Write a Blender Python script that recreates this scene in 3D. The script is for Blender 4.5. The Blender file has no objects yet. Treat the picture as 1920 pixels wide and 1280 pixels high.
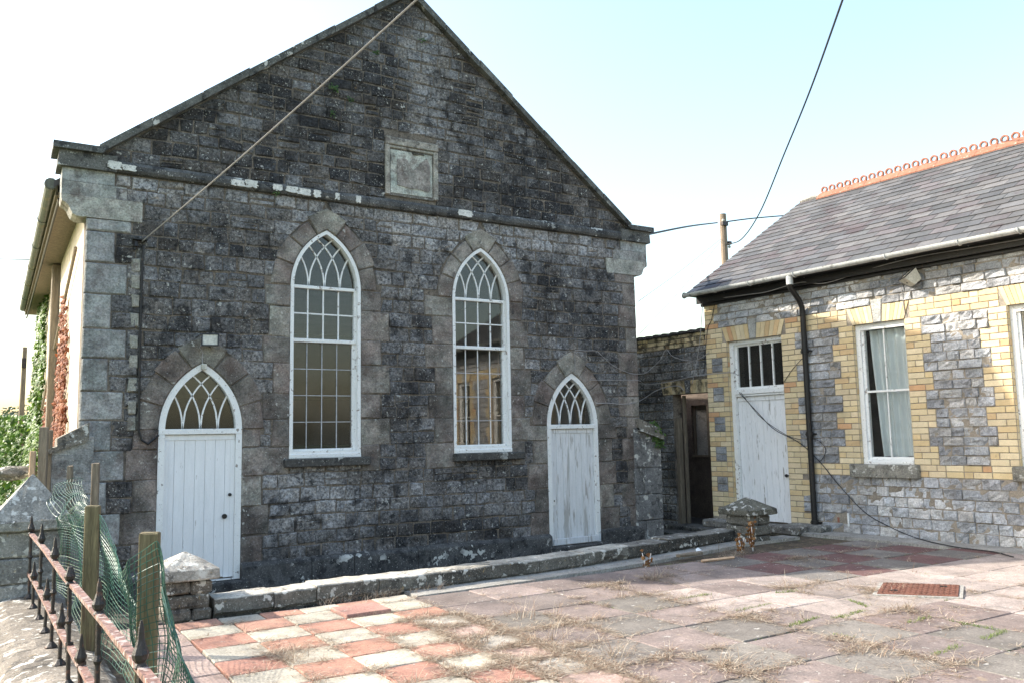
import bpy, bmesh, math, random
from mathutils import Vector, noise, Matrix

# ------------------------------------------------------------------ camera
CAM = Vector((-0.837, -10.770, 1.508))
YAW, PITCH, ROLL = 0.55370, 0.11173, -0.01981
FPX = 1575.16                                   # focal length in pixels of a 1920 px wide picture
FWD = Vector((math.sin(YAW)*math.cos(PITCH), math.cos(YAW)*math.cos(PITCH), math.sin(PITCH)))
RGT0 = Vector((math.cos(YAW), -math.sin(YAW), 0))
UP0 = RGT0.cross(FWD)
RGT = RGT0*math.cos(ROLL) + UP0*math.sin(ROLL)
UP = -RGT0*math.sin(ROLL) + UP0*math.cos(ROLL)
scene = bpy.context.scene
col = scene.collection
cd = bpy.data.cameras.new('camera')
cd.sensor_width = 36.0; cd.lens = FPX/1920*36; cd.clip_start = 0.05; cd.clip_end = 6000
cam = bpy.data.objects.new('camera', cd); col.objects.link(cam)
cam.matrix_world = Matrix(((RGT.x, UP.x, -FWD.x, CAM.x), (RGT.y, UP.y, -FWD.y, CAM.y), (RGT.z, UP.z, -FWD.z, CAM.z), (0, 0, 0, 1)))
scene.camera = cam
# ------------------------------------------------------------------ world, sun, exposure
SUN = Vector((-1.08, 0.84, 1.0)).normalized()   # towards the sun: behind the chapel, to the left
EL = math.asin(SUN.z)
world = bpy.data.worlds.new('World'); scene.world = world; world.use_nodes = True
wn = world.node_tree
for n in list(wn.nodes): wn.nodes.remove(n)
wo = wn.nodes.new('ShaderNodeOutputWorld'); wb = wn.nodes.new('ShaderNodeBackground'); ws = wn.nodes.new('ShaderNodeTexSky')
ws.sky_type = 'NISHITA'; ws.sun_disc = False; ws.sun_elevation = EL
ws.sun_rotation = math.atan2(SUN.x, SUN.y)
ws.air_density = 1.5; ws.dust_density = 2.8; ws.ozone_density = 1.1; ws.altitude = 50
wb.inputs[1].default_value = 0.15
wn.links.new(ws.outputs[0], wb.inputs[0]); wn.links.new(wb.outputs[0], wo.inputs[0])
sl = bpy.data.lights.new('sun', 'SUN'); sl.energy = 3.2; sl.angle = math.radians(0.6); sl.color = (1.0, 0.93, 0.82)
so = bpy.data.objects.new('sun', sl); col.objects.link(so)
so.rotation_euler = (-SUN).to_track_quat('-Z', 'Y').to_euler(); so.location = (-20, 15, 20)
vs = scene.view_settings
vs.view_transform = 'Standard'; vs.look = 'None'; vs.gamma = 1.0; vs.use_curve_mapping = False
vs.exposure = 1.5
scene.cycles.max_bounces = 5; scene.cycles.diffuse_bounces = 3; scene.cycles.transparent_max_bounces = 12

# ------------------------------------------------------------------ helpers
R = random.Random(7)
V = Vector
WORG = {}                                       # world origin of every object made


def proj(p):
    d = V(p) - CAM; z = d.dot(FWD)
    if z < 0.05: return None
    return 960 + FPX*d.dot(RGT)/z, 640 - FPX*d.dot(UP)/z


def ray(px, py): return FWD + RGT*((px-960)/FPX) - UP*((py-640)/FPX)
def at(px, py, depth): return CAM + ray(px, py)*depth
def on_z(px, py, z=0.0):
    d = ray(px, py); return CAM + d*((z-CAM.z)/d.z)
def on_y(px, py, y=0.0):
    d = ray(px, py); return CAM + d*((y-CAM.y)/d.y)


TH = 0.06615
SC = V((9.733, -0.112, 0)); SD = V((math.sin(TH), -math.cos(TH), 0)); SN = V((-math.cos(TH), -math.sin(TH), 0))
def FS(u, v, w=0.0): return SC + SD*u + SN*w + V((0, 0, v))          # schoolhouse front: along, up, out
def FC(u, v, w=0.0): return V((u, -w, v))                             # chapel front: along, up, out
def on_s(px, py, off=0.0):
    d = ray(px, py); o = SC + SN*off
    return CAM + d*(((o-CAM).dot(SN))/d.dot(SN))


def lin(r, g, b):
    f = lambda c: (c/255/12.92) if c/255 <= 0.04045 else ((c/255+0.055)/1.055)**2.4
    return (f(r), f(g), f(b))
def mixc(a, b, t): return tuple(a[i]*(1-t)+b[i]*t for i in range(3))
def sc_(c, k): return tuple(min(1, x*k) for x in c)
def clamp(x, a=0.0, b=1.0): return max(a, min(b, x))


class MB:
    """collects vertices, faces and a colour for every vertex"""
    def __init__(s): s.v = []; s.f = []; s.c = []
    def add(s, vs, fs, c=None):
        o = len(s.v); s.v += [V(p) for p in vs]; s.f += [tuple(i+o for i in f) for f in fs]
        if c is None: c = (1, 1, 1)
        if len(c) == 3 and not hasattr(c[0], '__len__'): s.c += [c]*len(vs)
        else: s.c += list(c)
        return s
    def merge(s, o): return s.add(o.v, o.f, o.c) if o.v else s
    def box(s, a, b, c=None, F=None):
        (x0, y0, z0), (x1, y1, z1) = a, b
        p = [(x0,y0,z0),(x1,y0,z0),(x1,y1,z0),(x0,y1,z0),(x0,y0,z1),(x1,y0,z1),(x1,y1,z1),(x0,y1,z1)]
        if F: p = [F(*q) for q in p]
        return s.add(p, [(0,3,2,1),(4,5,6,7),(0,1,5,4),(1,2,6,5),(2,3,7,6),(3,0,4,7)], c)
    def bbox(s, a, b, bev=0.01, c=None, F=None, jit=0.0):
        """box with chamfered edges"""
        bm = bmesh.new()
        M = Matrix.Translation([(a[i]+b[i])/2 for i in range(3)]) @ Matrix.Diagonal([abs(b[i]-a[i]) for i in range(3)]+[1])
        bmesh.ops.create_cube(bm, size=1.0, matrix=M)
        bmesh.ops.bevel(bm, geom=bm.edges[:], offset=bev, segments=1, affect='EDGES', profile=0.5)
        bm.verts.index_update()
        vs = [q.co.copy() for q in bm.verts]
        if jit:
            vs = [q + V((R.uniform(-jit, jit), R.uniform(-jit, jit), R.uniform(-jit, jit))) for q in vs]
        fs = [tuple(x.index for x in f.verts) for f in bm.faces]; bm.free()
        if F: vs = [F(*q) for q in vs]
        return s.add(vs, fs, c)
    def tube(s, pts, r, n=6, c=None, cap=True):
        pts = [V(p) for p in pts]; rs = r if hasattr(r, '__len__') else [r]*len(pts)
        vs = []; fs = []; prev = None
        for i, p in enumerate(pts):
            t = (pts[min(i+1, len(pts)-1)] - pts[max(i-1, 0)])
            if t.length < 1e-9: t = V((0, 0, 1))
            t.normalize()
            if prev is None:
                a = t.cross(V((0, 0, 1)))
                if a.length < 0.05: a = t.cross(V((1, 0, 0)))
            else: a = prev - t*prev.dot(t)
            a.normalize(); prev = a; b = t.cross(a)
            for k in range(n):
                q = 2*math.pi*k/n; vs.append(p + (a*math.cos(q)+b*math.sin(q))*rs[i])
        for i in range(len(pts)-1):
            for k in range(n):
                k2 = (k+1) % n; fs.append((i*n+k, i*n+k2, (i+1)*n+k2, (i+1)*n+k))
        if cap: fs.append(tuple(range(n))[::-1]); fs.append(tuple((len(pts)-1)*n+k for k in range(n)))
        return s.add(vs, fs, c)
    def lathe(s, base, prof, n=10, c=None):
        """prof: (radius, height) from the bottom up"""
        vs = []; fs = []; base = V(base)
        for r_, h in prof:
            for k in range(n):
                q = 2*math.pi*k/n; vs.append(base + V((r_*math.cos(q), r_*math.sin(q), h)))
        for i in range(len(prof)-1):
            for k in range(n):
                k2 = (k+1) % n; fs.append((i*n+k, i*n+k2, (i+1)*n+k2, (i+1)*n+k))
        fs.append(tuple(range(n))[::-1]); fs.append(tuple((len(prof)-1)*n+k for k in range(n)))
        return s.add(vs, fs, c)
    def strip(s, pts, width, d0, d1, F, c=None):
        """flat bar following a polyline (u, v) in a wall plane, from depth d0 to d1"""
        vs = []; fs = []; n = len(pts)
        for i, (x, y) in enumerate(pts):
            x0, y0 = pts[max(i-1, 0)]; x1, y1 = pts[min(i+1, n-1)]
            tx, ty = x1-x0, y1-y0; L = math.hypot(tx, ty) or 1; nx, ny = -ty/L*width/2, tx/L*width/2
            vs += [F(x+nx, y+ny, d0), F(x-nx, y-ny, d0), F(x-nx, y-ny, d1), F(x+nx, y+ny, d1)]
        for i in range(n-1):
            for k in range(4): fs.append((i*4+k, i*4+(k+1) % 4, i*4+4+(k+1) % 4, i*4+4+k))
        fs += [(0, 1, 2, 3), ((n-1)*4+3, (n-1)*4+2, (n-1)*4+1, (n-1)*4)]
        return s.add(vs, fs, c)
    def prism(s, poly, d0, d1, F, c=None):
        n = len(poly); vs = [F(x, y, d0) for x, y in poly] + [F(x, y, d1) for x, y in poly]
        fs = [tuple(range(n)), tuple(range(2*n-1, n-1, -1))] + [(i, n+i, n+(i+1) % n, (i+1) % n) for i in range(n)]
        return s.add(vs, fs, c)


def props(o, label=None, cat=None, group=None, kind=None):
    if label: o['label'] = label
    if cat: o['category'] = cat
    if group: o['group'] = group
    if kind: o['kind'] = kind
    return o


def thing(name, loc, label, cat, group=None):
    o = bpy.data.objects.new(name, None); col.objects.link(o); o.location = V(loc); WORG[o.name] = V(loc)
    o.empty_display_size = 0.2
    return props(o, label, cat, group)


def make(name, mb, mat, parent=None, smooth=False, base=False, angle=None):
    """one mesh object with its origin in its own middle (or at its base)"""
    xs = [p.x for p in mb.v]; ys = [p.y for p in mb.v]; zs = [p.z for p in mb.v]
    c = V(((min(xs)+max(xs))/2, (min(ys)+max(ys))/2, min(zs) if base else (min(zs)+max(zs))/2))
    me = bpy.data.meshes.new(name)
    me.from_pydata([p-c for p in mb.v], [], mb.f)
    ca = me.color_attributes.new('Col', 'FLOAT_COLOR', 'POINT')
    buf = []
    for q in mb.c: buf += [q[0], q[1], q[2], q[3] if len(q) > 3 else 1.0]
    ca.data.foreach_set('color', buf)
    if smooth:
        me.polygons.foreach_set('use_smooth', [True]*len(me.polygons))
        if angle: me.set_sharp_from_angle(angle=math.radians(angle))
    me.materials.append(MATS[mat]); me.update()
    o = bpy.data.objects.new(name, me); col.objects.link(o)
    if parent: o.parent = parent; o.location = c - WORG[parent.name]
    else: o.location = c
    WORG[o.name] = c
    return o


def fix_normals(o):
    bm = bmesh.new(); bm.from_mesh(o.data); bmesh.ops.recalc_face_normals(bm, faces=bm.faces[:]); bm.to_mesh(o.data); bm.free()
    return o


def px_area(mb):
    q = [proj(p) for p in mb.v]
    if any(a is None for a in q): return 0
    x0 = max(0, min(a[0] for a in q)); x1 = min(1920, max(a[0] for a in q)); y0 = max(0, min(a[1] for a in q)); y1 = min(1280, max(a[1] for a in q))
    return max(0, x1-x0)*max(0, y1-y0)


def pieces(name, lst, mat, parent, stuff, most=295, smooth=False):
    """the pieces that show largest as objects of their own, the rest joined as stuff"""
    lst = sorted(lst, key=px_area, reverse=True)
    for m in lst[:most]: make(name, m, mat, parent, smooth)
    if len(lst) > most:
        a = MB()
        for m in lst[most:]: a.merge(m)
        props(make(stuff, a, mat, parent, smooth), kind='stuff')


# ------------------------------------------------------------------ materials
MATS = {}


def mat(name, base=(0.5, 0.5, 0.5), usecol=False, rough=0.85, var=0.25, vscale=3.0, fine=0.25, fscale=40.0, bump=0.3, bscale=25.0, bdist=0.01,
        spots=(), metal=0.0, spec=0.3, stretch=None, trans=None, huevar=None):
    m = bpy.data.materials.new(name); m.use_nodes = True; nt = m.node_tree; N = nt.nodes; L = nt.links
    b = N['Principled BSDF']; b.inputs['Roughness'].default_value = rough; b.inputs['Metallic'].default_value = metal
    b.inputs['Specular IOR Level'].default_value = spec
    geo = N.new('ShaderNodeNewGeometry'); P = geo.outputs['Position']
    if stretch:
        mp = N.new('ShaderNodeVectorMath'); mp.operation = 'MULTIPLY'; mp.inputs[1].default_value = stretch; L.new(P, mp.inputs[0]); P = mp.outputs[0]
    def nz(scale, detail=6, rgh=0.6, src=None):
        n = N.new('ShaderNodeTexNoise'); n.inputs['Scale'].default_value = scale; n.inputs['Detail'].default_value = detail; n.inputs['Roughness'].default_value = rgh
        L.new(src or P, n.inputs['Vector']); return n.outputs['Fac']
    def mr(x, a, c, d, e):
        n = N.new('ShaderNodeMapRange'); n.inputs[1].default_value = a; n.inputs[2].default_value = c; n.inputs[3].default_value = d; n.inputs[4].default_value = e
        L.new(x, n.inputs[0]); return n.outputs[0]
    def mix(kind, f, a, c):
        n = N.new('ShaderNodeMix'); n.data_type = 'RGBA'; n.blend_type = kind
        if hasattr(f, 'links'): L.new(f, n.inputs[0])
        else: n.inputs[0].default_value = f
        for s, x in ((n.inputs[6], a), (n.inputs[7], c)):
            if hasattr(x, 'links'): L.new(x, s)
            else: s.default_value = (*x, 1)
        return n.outputs[2]
    if usecol:
        at_ = N.new('ShaderNodeAttribute'); at_.attribute_name = 'Col'; c = at_.outputs['Color']
        if base != (0.5, 0.5, 0.5): c = mix('MULTIPLY', 1.0, c, base)
    else:
        rgb = N.new('ShaderNodeRGB'); rgb.outputs[0].default_value = (*base, 1); c = rgb.outputs[0]
    if huevar: c = mix('MIX', mr(nz(vscale*0.7, 4), 0.4, 0.65, 0, 1), c, mix('MULTIPLY', 1.0, c, huevar))
    def gray(x):
        n = N.new('ShaderNodeCombineColor'); [L.new(x, n.inputs[i]) for i in range(3)]; return n.outputs[0]
    if var: c = mix('MULTIPLY', 1.0, c, gray(mr(nz(vscale, 5, 0.65), 0.3, 0.7, 1-var, 1+var)))
    if fine: c = mix('MULTIPLY', 1.0, c, gray(mr(nz(fscale, 3, 0.7), 0.3, 0.7, 1-fine, 1+fine)))
    for sp in spots:                           # (colour, scale, threshold, softness, strength, patch scale or 0, patch threshold)
        cc, scl, th, sf, stg, psc, pth = sp
        f = mr(nz(scl, 4, 0.6), th, th+sf, 0, stg)
        if psc:
            n = N.new('ShaderNodeMath'); n.operation = 'MULTIPLY'; L.new(f, n.inputs[0]); L.new(mr(nz(psc, 4), pth, pth+0.08, 0, 1), n.inputs[1]); f = n.outputs[0]
        c = mix('MIX', f, c, cc)
    L.new(c, b.inputs['Base Color'])
    if bump:
        bp = N.new('ShaderNodeBump'); bp.inputs['Strength'].default_value = bump; bp.inputs['Distance'].default_value = bdist
        L.new(nz(bscale, 5, 0.7), bp.inputs['Height']); L.new(bp.outputs[0], b.inputs['Normal'])
    if trans:
        tr = N.new('ShaderNodeBsdfTranslucent'); L.new(c, tr.inputs[0]); mx = N.new('ShaderNodeMixShader'); mx.inputs[0].default_value = trans
        L.new(b.outputs[0], mx.inputs[1]); L.new(tr.outputs[0], mx.inputs[2]); L.new(mx.outputs[0], N['Material Output'].inputs[0])
    MATS[name] = m
    return m


WHT = (0.62, 0.61, 0.56); OCH = (0.36, 0.25, 0.11); BLK = (0.016, 0.016, 0.018)
STAIN = ((BLK, 5.0, 0.47, 0.13, 0.82, 0.9, 0.48), (BLK, 17, 0.55, 0.08, 0.6, 1.3, 0.46))
mat('chapel_stone', usecol=True, var=0.40, vscale=5.0, fine=0.75, fscale=30, bump=1.0, bscale=24, bdist=0.03, rough=0.9, huevar=(1.07, 1.0, 0.92),
    spots=STAIN + ((BLK, 45, 0.56, 0.08, 0.55, 2.2, 0.40), (WHT, 16, 0.63, 0.03, 0.7, 1.7, 0.47), (WHT, 52, 0.625, 0.03, 0.75, 3.0, 0.43), (OCH, 14, 0.69, 0.02, 0.5, 0, 0)))
mat('chapel_dressed', usecol=True, var=0.42, vscale=5.5, fine=0.38, fscale=45, bump=1.0, bscale=18, bdist=0.024, rough=0.9, huevar=(0.90, 0.97, 0.95),
    spots=(((0.115, 0.085, 0.072), 5.0, 0.52, 0.10, 0.6, 1.6, 0.47), (BLK, 9.0, 0.54, 0.12, 0.6, 1.5, 0.51), (BLK, 60, 0.60, 0.08, 0.45, 0, 0), (WHT, 16, 0.63, 0.03, 0.6, 1.9, 0.47), (WHT, 70, 0.64, 0.03, 0.6, 0, 0)))
mat('coping_stone', usecol=True, var=0.35, vscale=5, fine=0.4, fscale=45, bump=0.9, bscale=26, bdist=0.015,
    spots=((BLK, 8, 0.5, 0.14, 0.75, 2.0, 0.44), (WHT, 6.5, 0.60, 0.02, 0.9, 1.1, 0.50), (WHT, 55, 0.64, 0.03, 0.7, 0, 0)))
mat('lichen_stone', usecol=True, var=0.35, vscale=6, fine=0.35, fscale=50, bump=0.9, bscale=24, bdist=0.016,
    spots=((BLK, 11, 0.53, 0.1, 0.6, 2.4, 0.42), (WHT, 10, 0.58, 0.03, 0.8, 2.0, 0.40), (OCH, 17, 0.66, 0.03, 0.5, 0, 0), (WHT, 60, 0.63, 0.03, 0.6, 0, 0)))
mat('mortar', base=(0.155, 0.13, 0.105), var=0.45, vscale=3, fine=0.5, fscale=40, bump=0.8, bscale=40, spots=STAIN)
mat('render_cream', base=(0.70, 0.62, 0.50), var=0.12, vscale=1.5, fine=0.06, bump=0.25, bscale=60, bdist=0.004,
    spots=(((0.35, 0.27, 0.20), 2.0, 0.58, 0.15, 0.5, 0, 0),))
mat('render_brown', base=(0.15, 0.118, 0.095), var=0.35, vscale=2.0, fine=0.35, fscale=50, bump=0.6, bscale=60)
mat('school_stone', usecol=True, var=0.30, vscale=6.0, fine=0.35, fscale=50, bump=1.0, bscale=26, bdist=0.02, rough=0.9,
    spots=((BLK, 10.0, 0.53, 0.14, 0.5, 1.1, 0.54), (WHT, 70, 0.66, 0.03, 0.5, 0, 0), (OCH, 30, 0.72, 0.03, 0.3, 0, 0)))
mat('brick_yellow', usecol=True, var=0.10, vscale=8, fine=0.10, fscale=90, bump=0.3, bscale=80, bdist=0.004, rough=0.75,
    spots=(((0.16, 0.12, 0.08), 9, 0.62, 0.1, 0.5, 1.4, 0.50), ((0.50, 0.17, 0.07), 14, 0.71, 0.03, 0.5, 0, 0)))
mat('brick_dirty', usecol=True, var=0.3, vscale=5, fine=0.2, fscale=60, bump=0.5, bscale=50, bdist=0.006,
    spots=(((0.03, 0.026, 0.02), 7, 0.46, 0.14, 0.85, 0, 0), ((0.05, 0.09, 0.03), 9, 0.63, 0.06, 0.6, 0, 0)))
mat('mortar_school', base=(0.27, 0.235, 0.19), var=0.35, vscale=5, fine=0.3, fscale=60, bump=0.5, bscale=60)
mat('white_paint', base=(0.80, 0.80, 0.80), var=0.05, vscale=4, fine=0.05, bump=0.35, bscale=14, bdist=0.006, rough=0.55, stretch=(6, 6, 0.8),
    spots=(((0.30, 0.27, 0.24), 2.2, 0.60, 0.03, 0.9, 0.8, 0.52), ((0.42, 0.40, 0.38), 5.5, 0.60, 0.05, 0.5, 0, 0)))
mat('white_clean', base=(0.80, 0.80, 0.80), var=0.06, vscale=3, fine=0.05, bump=0.25, bscale=14, bdist=0.005, rough=0.5, stretch=(6, 6, 0.8),
    spots=(((0.45, 0.43, 0.42), 1.3, 0.62, 0.06, 0.5, 0.6, 0.50), ((0.40, 0.37, 0.34), 6, 0.68, 0.03, 0.6, 0, 0)))
mat('white_worn', base=(0.70, 0.70, 0.70), var=0.10, vscale=3, fine=0.10, bump=0.4, bscale=14, bdist=0.006, rough=0.65, stretch=(7, 7, 0.7),
    spots=(((0.36, 0.34, 0.31), 1.6, 0.52, 0.10, 0.75, 0.5, 0.46), ((0.30, 0.27, 0.24), 3.5, 0.57, 0.06, 0.7, 0, 0)))
mat('white_frame', base=(0.80, 0.80, 0.78), var=0.06, vscale=6, fine=0.06, bump=0.4, bscale=40, bdist=0.004, rough=0.55,
    spots=(((0.24, 0.20, 0.17), 16, 0.60, 0.03, 0.9, 3.0, 0.46), ((0.45, 0.42, 0.39), 40, 0.60, 0.05, 0.6, 0, 0)))
mat('limewash', base=(0.62, 0.61, 0.57), var=0.2, vscale=9, fine=0.2, fscale=60, bump=0.5, bscale=40, bdist=0.006, spots=((BLK, 24, 0.58, 0.05, 0.7, 0, 0),))
mat('grey_bar', base=(0.42, 0.42, 0.43), var=0.2, vscale=8, fine=0.2, bump=0.2)
mat('slate', usecol=True, var=0.16, vscale=5, fine=0.15, fscale=70, bump=0.35, bscale=50, bdist=0.004, rough=0.72, spec=0.25,
    spots=(((0.25, 0.24, 0.2), 26, 0.66, 0.03, 0.6, 1.8, 0.48), ((0.06, 0.036, 0.038), 2.2, 0.57, 0.06, 0.4, 0, 0)))
mat('terracotta', base=(0.29, 0.125, 0.08), var=0.2, vscale=6, fine=0.2, bump=0.4, bscale=50, bdist=0.005,
    spots=(((0.40, 0.36, 0.30), 18, 0.60, 0.05, 0.6, 0, 0), ((0.10, 0.07, 0.06), 9, 0.62, 0.08, 0.5, 0, 0)))
mat('gutter_grey', base=(0.50, 0.51, 0.50), var=0.18, vscale=6, fine=0.15, bump=0.1, rough=0.45, spec=0.5,
    spots=(((0.10, 0.10, 0.09), 9, 0.56, 0.08, 0.6, 2.2, 0.46),))
mat('gutter_green', base=(0.14, 0.15, 0.13), var=0.25, vscale=6, fine=0.2, bump=0.2, rough=0.5,
    spots=(((0.24, 0.20, 0.11), 7, 0.56, 0.06, 0.6, 0, 0),))
mat('black_paint', base=(0.014, 0.013, 0.013), var=0.3, vscale=8, fine=0.3, bump=0.5, bscale=30, bdist=0.006, rough=0.45, spec=0.4,
    spots=(((0.11, 0.06, 0.03), 20, 0.64, 0.04, 0.5, 0, 0),))
mat('iron', base=(0.022, 0.017, 0.015), var=0.3, vscale=12, fine=0.4, bump=0.9, bscale=55, bdist=0.006, rough=0.5, spec=0.5,
    spots=(((0.14, 0.055, 0.03), 25, 0.56, 0.08, 0.6, 0, 0),))
mat('iron_rail', base=(0.20, 0.115, 0.095), var=0.3, vscale=12, fine=0.4, bump=0.7, bscale=55, bdist=0.004, rough=0.6, spec=0.4,
    spots=(((0.42, 0.36, 0.33), 22, 0.54, 0.06, 0.8, 0, 0), ((0.03, 0.02, 0.018), 18, 0.60, 0.06, 0.8, 0, 0)))
mat('wood_grey', base=(0.21, 0.17, 0.125), var=0.3, vscale=3, fine=0.3, fscale=14, bump=0.7, bscale=9, bdist=0.008, stretch=(9, 9, 0.7))
mat('wood_green', base=(0.15, 0.125, 0.07), var=0.35, vscale=3, fine=0.3, fscale=14, bump=0.7, bscale=9, bdist=0.008, stretch=(9, 9, 0.7),
    spots=(((0.08, 0.045, 0.03), 2.0, 0.55, 0.1, 0.7, 0, 0),))
mat('wood_fresh', base=(0.50, 0.34, 0.22), var=0.2, vscale=3, fine=0.25, fscale=14, bump=0.5, bscale=9, bdist=0.006, stretch=(9, 9, 0.7))
mat('slab', usecol=True, var=0.28, vscale=2.6, fine=0.32, fscale=70, bump=0.55, bscale=60, bdist=0.006, rough=0.88,
    spots=(((0.11, 0.10, 0.095), 4.0, 0.54, 0.14, 0.45, 0, 0), ((0.50, 0.48, 0.44), 17, 0.645, 0.02, 0.75, 1.0, 0.46), ((0.06, 0.05, 0.045), 26, 0.62, 0.06, 0.5, 0, 0), ((0.42, 0.33, 0.20), 6, 0.63, 0.1, 0.4, 0, 0)))
mat('concrete', base=(0.33, 0.315, 0.285), var=0.3, vscale=3, fine=0.35, fscale=50, bump=0.8, bscale=40, bdist=0.01,
    spots=(((0.10, 0.095, 0.085), 6, 0.54, 0.12, 0.6, 0, 0), ((0.6, 0.58, 0.52), 20, 0.63, 0.04, 0.6, 0, 0)))
mat('soil', base=(0.095, 0.075, 0.055), var=0.4, vscale=4, fine=0.5, fscale=50, bump=1.0, bscale=40, bdist=0.02,
    spots=(((0.26, 0.20, 0.12), 12, 0.55, 0.1, 0.6, 0, 0), ((0.10, 0.16, 0.03), 7, 0.62, 0.06, 0.6, 0, 0)))
mat('forecourt', base=(0.075, 0.068, 0.06), var=0.35, vscale=3, fine=0.4, bump=0.8, bscale=30, bdist=0.015)
mat('rust', base=(0.15, 0.066, 0.046), var=0.3, vscale=8, fine=0.3, bump=0.4, bscale=50, bdist=0.004, rough=0.8)
mat('cloth', base=(0.74, 0.80, 0.82), var=0.08, vscale=3, fine=0.04, bump=0.15, rough=0.9, stretch=(4, 4, 0.6), trans=0.12)
mat('interior', base=(0.085, 0.075, 0.062), var=0.25, vscale=1.5, fine=0.1, bump=0.2)
mat('dark_room', base=(0.035, 0.033, 0.03), var=0.2, vscale=2, fine=0, bump=0)
mat('cable_black', base=(0.02, 0.02, 0.022), var=0, fine=0, bump=0, rough=0.5)
mat('cable_pale', base=(0.30, 0.285, 0.28), var=0.2, vscale=8, fine=0, bump=0, rough=0.5)
mat('netting_green', base=(0.032, 0.095, 0.068), var=0.25, vscale=12, fine=0, bump=0, rough=0.45, spec=0.5)
mat('ivy_green', usecol=True, var=0.2, vscale=12, fine=0, bump=0, rough=0.45, spec=0.4, trans=0.35)
mat('ivy_dead', usecol=True, var=0.2, vscale=12, fine=0, bump=0, rough=0.7, trans=0.15)
mat('straw', usecol=True, var=0.2, vscale=12, fine=0, bump=0, rough=0.8, trans=0.2)
mat('turf', base=(0.075, 0.10, 0.035), var=0.4, vscale=0.4, fine=0.3, fscale=6, bump=0.4, bscale=5)
mat('pole_wood', base=(0.24, 0.19, 0.14), var=0.3, vscale=2, fine=0.25, fscale=12, bump=0.5, bscale=8, stretch=(8, 8, 0.4))
mat('metal_lamp', base=(0.52, 0.50, 0.43), var=0.25, vscale=12, fine=0.2, bump=0.2, rough=0.5)
mat('house_wall', base=(0.62, 0.58, 0.52), var=0.1, vscale=1, fine=0, bump=0)
mat('house_roof', base=(0.16, 0.13, 0.13), var=0.2, vscale=1, fine=0, bump=0)


def glass(name, tint, dirt, dirtcol, f0=0.034):
    m = bpy.data.materials.new(name); m.use_nodes = True; N = m.node_tree.nodes; L = m.node_tree.links
    N.remove(N['Principled BSDF'])
    t = N.new('ShaderNodeBsdfTransparent'); t.inputs[0].default_value = (*tint, 1)
    g = N.new('ShaderNodeBsdfGlossy'); g.inputs['Roughness'].default_value = 0.015
    d = N.new('ShaderNodeBsdfDiffuse'); d.inputs[0].default_value = (*dirtcol, 1)
    ns = N.new('ShaderNodeTexNoise'); ns.inputs['Scale'].default_value = 4; ns.inputs['Detail'].default_value = 6
    geo = N.new('ShaderNodeNewGeometry'); L.new(geo.outputs['Position'], ns.inputs[0])
    mr = N.new('ShaderNodeMapRange'); mr.inputs[1].default_value = 0.35; mr.inputs[2].default_value = 0.7; mr.inputs[3].default_value = dirt*0.6; mr.inputs[4].default_value = dirt*1.4
    L.new(ns.outputs['Fac'], mr.inputs[0])
    m1 = N.new('ShaderNodeMixShader'); L.new(mr.outputs[0], m1.inputs[0]); L.new(t.outputs[0], m1.inputs[1]); L.new(d.outputs[0], m1.inputs[2])
    lw = N.new('ShaderNodeLayerWeight'); pw = N.new('ShaderNodeMath'); pw.operation = 'POWER'; pw.inputs[1].default_value = 5; L.new(lw.outputs['Facing'], pw.inputs[0])
    fr = N.new('ShaderNodeMapRange'); fr.inputs[3].default_value = f0; fr.inputs[4].default_value = 1.0; L.new(pw.outputs[0], fr.inputs[0])
    m2 = N.new('ShaderNodeMixShader'); L.new(fr.outputs[0], m2.inputs[0]); L.new(m1.outputs[0], m2.inputs[1]); L.new(g.outputs[0], m2.inputs[2])
    L.new(m2.outputs[0], N['Material Output'].inputs[0]); MATS[name] = m


glass('glass', (0.93, 0.94, 0.93), 0.04, (0.3, 0.28, 0.25))
glass('glass_bright', (0.85, 0.86, 0.85), 0.03, (0.26, 0.25, 0.24), 0.075)
glass('glass_dusty', (0.7, 0.68, 0.64), 0.10, (0.26, 0.23, 0.20))


# ------------------------------------------------------------------ stone pieces
def ticks(n, length, inset):
    e = min(0.3, inset/max(length, 1e-3))
    if n <= 2: return [0, e, 1-e, 1]
    return [0, e] + [e+(1-2*e)*k/(n-1) for k in range(1, n-1)] + [1-e, 1]


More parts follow.
